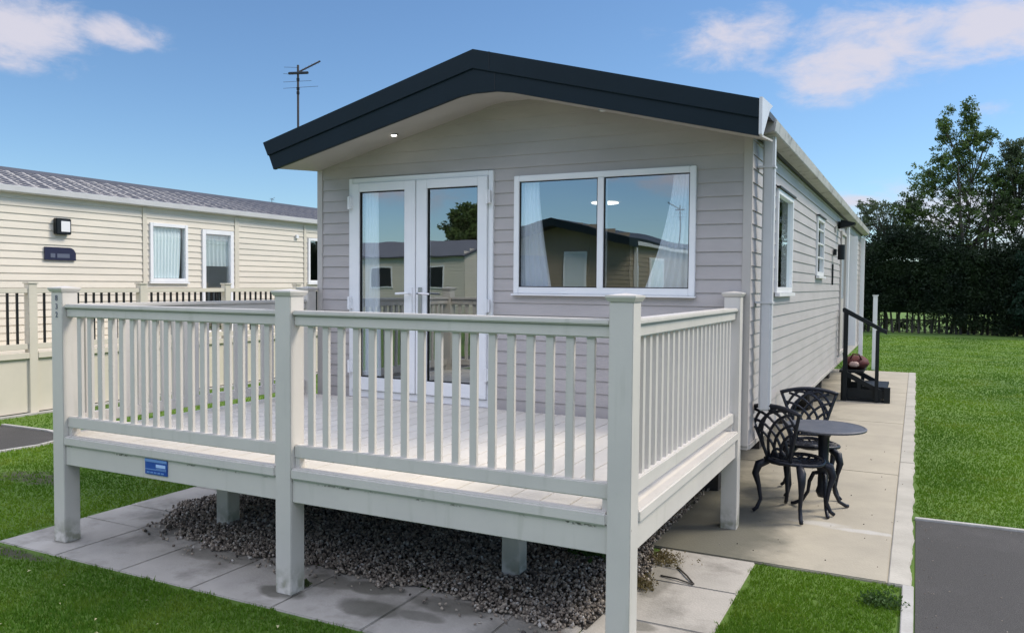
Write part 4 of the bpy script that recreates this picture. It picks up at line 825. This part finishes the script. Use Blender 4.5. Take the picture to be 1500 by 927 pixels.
P0 = np.stack([gx - np.cos(a) * wd, gy - np.sin(a) * wd, np.zeros(n)], 1); P1 = np.stack([gx + np.cos(a) * wd, gy + np.sin(a) * wd, np.zeros(n)], 1); P2 = np.stack([gx + np.cos(la) * ln_, gy + np.sin(la) * ln_, h], 1)
V_ = np.stack([P0, P1, P2], 1).reshape(-1, 3); gs = raw_mesh('grass', V_, np.arange(len(V_)).reshape(-1, 3), 'blade'); tag(gs, 'short mown green grass on the lawns round the caravans', 'grass', kind='stuff')
gt = MB()
for _ in range(130):
    x, y = (random.uniform(1.22, 1.30) if random.random() < .4 else random.uniform(1.22, 2.6)), random.uniform(-.4, 3.15); r_ = random.uniform(.002, .0045); gt.lathe(x, y, [(r_ * .6, .006), (r_, .006 + r_ * .5), (r_ * .4, .006 + r_ * 1.2)], 5)
for _ in range(60):
    x, y = random.uniform(-.2, 1.15), random.uniform(1.75, 6); r_ = random.uniform(.0025, .005); gt.lathe(x, y, [(r_ * .6, .016), (r_, .018 + r_ * .5), (r_ * .4, .017 + r_ * 1.2)], 5)
tag(gt.build('loose_grit', 'gravel'), kind='stuff')
# clover flowers and fallen leaves
lf = MB()
for u in range(34):
    if u < 26: x, y = random.uniform(-4.2, -1.2), random.uniform(-1.2, -.25)
    elif u < 45: x, y = random.uniform(1.3, 3.5), random.uniform(3.6, 12)
    else: x, y = random.uniform(-7, -4.3), random.uniform(-.5, 4)
    s = random.uniform(.006, .014); a = random.uniform(0, 6.3); z = .032
    lf.add([(x - s * math.cos(a), y - s * math.sin(a), z), (x + s * .6 * math.sin(a), y - s * .6 * math.cos(a), z + .006), (x + s * math.cos(a), y + s * math.sin(a), z + .004), (x - s * .6 * math.sin(a), y + s * .6 * math.cos(a), z + .008)], [(0, 1, 2, 3)])
M['petal'] = mat('pale_petal', (.42, .40, .22), .8); tag(lf.build('fallen_petals', M['petal']), kind='stuff')

# ================================================================ PLANTS
def leaf_cloud(centres, rad, per, size, squash=.8):
    c = np.repeat(np.asarray(centres, float), per, axis=0); r_ = np.repeat(np.asarray(rad, float) * np.ones(len(centres)), per)
    n = len(c); d = rng.normal(size=(n, 3)); d /= np.linalg.norm(d, axis=1)[:, None]; p = c + d * (r_ * rng.random(n) ** .45)[:, None] * [1, 1, squash]
    t = rng.normal(size=(n, 3)); t /= np.linalg.norm(t, axis=1)[:, None]; b = np.cross(t, rng.normal(size=(n, 3))); b /= np.linalg.norm(b, axis=1)[:, None]
    s = (size * rng.uniform(.6, 1.3, n))[:, None]; V_ = np.stack([p - t * s, p + b * s * .45, p + t * s, p - b * s * .45], 1).reshape(-1, 3)
    return V_, np.arange(len(V_)).reshape(-1, 4)
def leaves_obj(name, V_, F_, m, parent): o = raw_mesh(name, V_ - np.array(org(parent)), F_, m); o.parent = parent; return o
def tree(name, x, y, z0, spine, ells, ncl, crad, per, size, m, label, group=None, trunk_r=.14, stems=1, lean=0, limbs=60):
    """spine: height of the trunk; ells: (dx, dy, z, rx, ry, rz, weight) volumes that clumps of leaves fill"""
    t = empty(name, (x, y, z0), label, 'tree', group); O = Vector((x, y, z0)); ws = np.array([e[6] for e in ells], float); ws /= ws.sum(); cs = []
    for _ in range(ncl):
        e = ells[rng.choice(len(ells), p=ws)]; d = rng.normal(size=3); d /= np.linalg.norm(d); q = rng.random() ** .5; cs.append((x + e[0] + d[0] * e[3] * q, y + e[1] + d[1] * e[4] * q, z0 + e[2] + d[2] * e[5] * q))
    tk = MB()
    for s in range(stems):
        a = 6.28 * s / max(1, stems); o_ = Vector((math.cos(a) * .25 * (stems > 1), math.sin(a) * .25 * (stems > 1), 0)); ln2 = Vector((lean + math.cos(a) * .7 * (stems > 1), math.sin(a) * .4 * (stems > 1), 0))
        P_ = [O + o_ + ln2 * (i / 7) ** 1.4 + Vector((random.uniform(-.06, .06), random.uniform(-.06, .06), spine * i / 7)) for i in range(8)]; tk.tube(P_, [trunk_r * (1 - .85 * i / 7) for i in range(8)], 7)
    for cidx in rng.choice(len(cs), min(limbs, len(cs)), replace=False):
        c = Vector(cs[cidx]); zz = max(z0 + .35 * spine * random.random() + .1, min(z0 + spine * .9, c.z - random.uniform(.5, 1.8))); f = (zz - z0) / spine; s0 = Vector((x + lean * f ** 1.4, y, zz)); md = s0.lerp(c, .5) + Vector((random.uniform(-.08, .08), 0, -.05))
        tk.tube([s0, md, c], [.036 * (1.15 - f), .017, .005], 5, False)
    tk.build('trunk', 'bark', t, smooth=True); V_, F_ = leaf_cloud(cs, crad, per, size); leaves_obj('crown', V_, F_, m, t); return t
# tall open tree and its neighbours on the far boundary
tree('tall_tree', 2.85, 31.2, 0, 6.2, [(-.15, 0, 8.05, .36, .4, .75, 1.0), (-.85, 0, 7.7, .28, .4, .85, .8), (-.4, 0, 7.0, 1.0, .8, .8, 2.2), (-1.25, 0, 5.9, .95, .8, .8, 1.5), (.95, 0, 5.7, .8, .8, .9, 1.3), (.35, 0, 7.2, .5, .5, .5, .7), (1.2, 0, 4.6, .9, .8, .9, 1.2), (-2.0, 0, 4.6, .8, .7, .6, 1.0), (-1.9, 0, 3.6, 1.4, .7, .5, 1.2), (.3, 0, 3.4, 1.8, .7, .5, 1.2), (-.35, 0, 6.1, 1.35, .9, .8, 2.6), (-.6, 0, 5.2, 1.8, 1.1, .9, 2.8), (.1, 0, 4.2, 2.0, 1.2, .8, 2.4), (-1.6, 0, 5.6, .55, .6, .5, .6), (-1.5, 0, 4.1, 1.0, .8, .7, 1.0)], 900, .16, 32, .052, 'leaf', 'tallest tree behind the far hedge, with an open crown and two tips', trunk_r=.12, stems=3, limbs=130)
tree('tall_tree', 4.35, 31.5, 0, 5.4, [(-.1, 0, 6.7, .6, .6, .6, 1.2), (0, 0, 5.7, 1.0, .9, .9, 2), (-.4, 0, 4.5, 1.3, .9, .9, 1.8), (1.0, 0, 5.4, 1.2, 1, 1.4, 1.8)], 420, .17, 34, .052, 'leafgrey', 'grey green tree behind the hedge at the right edge of the photo', trunk_r=.11, stems=2, limbs=80)
tree('small_tree', .25, 31.3, 0, 3.6, [(-.7, 0, 4.75, .7, .6, .35, 1.2), (.6, 0, 4.8, .5, .6, .35, 1.0), (-.1, 0, 4.0, 1.5, .9, .6, 1.8), (-1.3, 0, 4.1, .7, .6, .6, 1)], 260, .14, 26, .05, 'leafgrey', 'low thin tree behind the hedge beside the grey caravan roof end', trunk_r=.07, stems=3, limbs=60)
tree('small_tree', -2.3, 31.5, 0, 3.4, [(0, 0, 3.8, 1.2, .9, .9, 1)], 120, .2, 34, .055, 'leafgrey', 'small tree behind the hedge hidden beside the grey caravan', trunk_r=.07, stems=2, limbs=40)
tree('conifer_tree', 5.15, 29.4, 0, 4.3, [(0, 0, 3.6, .55, .5, .7, .7), (0, 0, 2.5, 1.0, .8, .9, 1.4), (0, 0, 1.2, 1.35, 1, 1.1, 2)], 420, .2, 60, .055, 'leafcon', 'dark blue green conifer at the right end of the lawn in front of the hedge', trunk_r=.14, limbs=30)
# hedge: crown over bare stems
hd = empty('hedge', (6, 30.3, 0), 'long dark clipped hedge across the far end of the lawn', 'hedge')
NH = 6500; hx = rng.uniform(-7, 14, NH); side = rng.random(NH); hz = rng.uniform(.50, 3.1, NH) + .32 * np.sin(hx * .9 + 1) + .14 * np.sin(hx * 2.9) + .12 * np.sin(hx * 1.7) + .1 * np.sin(hx * 4.1); hy = np.where(side < .62, 29.75 + .12 * np.sin(hx * 2.3) + rng.normal(size=NH) * .07, rng.uniform(29.8, 31.0, NH)); hz = np.where(side >= .62, 3.0 + .25 * np.sin(hx * .9 + 1) + .14 * np.sin(hx * 1.7) + rng.normal(size=NH) * .28 - .05, hz)
V_, F_ = leaf_cloud(np.stack([hx, hy, hz], 1), .24, 44, .05); leaves_obj('hedge_leaves', V_, F_, 'leafdark', hd)
MB().box(-7, 14, 30.2, 30.8, .75, 2.65).build('hedge_core', 'leafdark', hd)
tk = MB(); x = -3.0
while x < 9:
    tk.tube([(x, 30.2 + random.uniform(-.2, .3), 0), (x + random.uniform(-.12, .12), 30.3, .9)], [.045, .03], 6); x += random.uniform(.10, .26)
tk.build('stem', 'bark', hd)
ux = rng.uniform(-7, 14, 500); V_, F_ = leaf_cloud(np.stack([ux, rng.uniform(31.2, 31.8, 500), rng.uniform(.05, .5, 500)], 1), .16, 30, .05); leaves_obj('undergrowth', V_, F_, 'leafdark', hd)
pk = empty('picket_fence', (2.5, 30.9, 0), 'low rough picket fence showing under the far hedge', 'fence')
for i in range(34):
    x = -1.6 + i * .19; x += random.uniform(-.03, .03); hh = .62 + random.uniform(-.12, .14); MB().box(x, x + .035, 30.9, 30.925, 0, hh).build('picket', 'wood', pk)
MB().box(-1.8, 5.2, 30.926, 30.95, .42, .48).build('fence_rail', 'wood', pk)
# mirrored tree behind the camera
tree('broad_tree', -19.3, -28.5, 0, 4.8, [(0, 0, 4.4, 1.9, 2.0, 1.4, 1), (.7, 0, 5.2, 1.0, 1, .8, .5)], 300, .35, 70, .11, 'leaf', 'dense round tree mirrored in the right glass door', trunk_r=.25, limbs=60)
# weeds by the posts, under the deck and at the kerb
def weed(x, y, z, r_, n, size, m, label, group='weeds at the posts and edges', flat=.4):
    w = empty('weed', (x, y, z), label, 'weed', group); cs = [(x + random.gauss(0, r_ * .5), y + random.gauss(0, r_ * .5), z + abs(random.gauss(0, r_ * flat)) + size * .5) for _ in range(n)]
    V_, F_ = leaf_cloud(cs, r_ * .35, 9, size); leaves_obj('leaves', V_, F_, m, w)
    s_ = MB()
    for c in cs[:10]: s_.tube([(x + (c[0] - x) * .3, y + (c[1] - y) * .3, z - .01), c], .0015, 4)
    s_.build('stalk', m, w)
weed(-1.79, .13, .012, .035, 26, .009, 'moss', 'green moss tuft at the foot of the middle deck post')
weed(-.50, 1.25, .06, .14, 60, .022, 'weed', 'dark green weeds growing in gravel under the deck')
weed(1.04, 1.36, .015, .10, 60, .011, 'weed', 'pale weeds on the grass beside the asphalt corner', flat=.12)
weed(-.15, 1.46, .02, .11, 80, .009, 'dryleaf', 'dry brown weeds at the gravel edge beside the right deck post', flat=.05)
weed(-.17, 1.0, .02, .09, 80, .010, 'dryleaf', 'small brown weeds on the slabs close to the front right post', flat=.12)
tw = MB(); tw.tube([(-.05, 1.38, .018), (.04, 1.25, .022), (.10, 1.16, .016)], .005, 6); tw.tube([(-.10, 1.20, .017), (0, 1.18, .022), (.10, 1.15, .017)], .005, 6); t_ = tw.build('twig', 'bark', smooth=True); tag(t_, 'dark forked twig lying on the pale slab beside the deck', 'twig')
cl = MB()
for x, y, s in ((-3.27, .50, .022), (-3.22, .42, .016), (-3.35, .38, .012), (-3.28, .35, .010), (-3.42, .47, .009)): lumpy(cl, x, y, .015 + s * .7, s, s * .8, s * .8)
tag(cl.build('soil_crumbs', 'soil', smooth=True), kind='stuff')
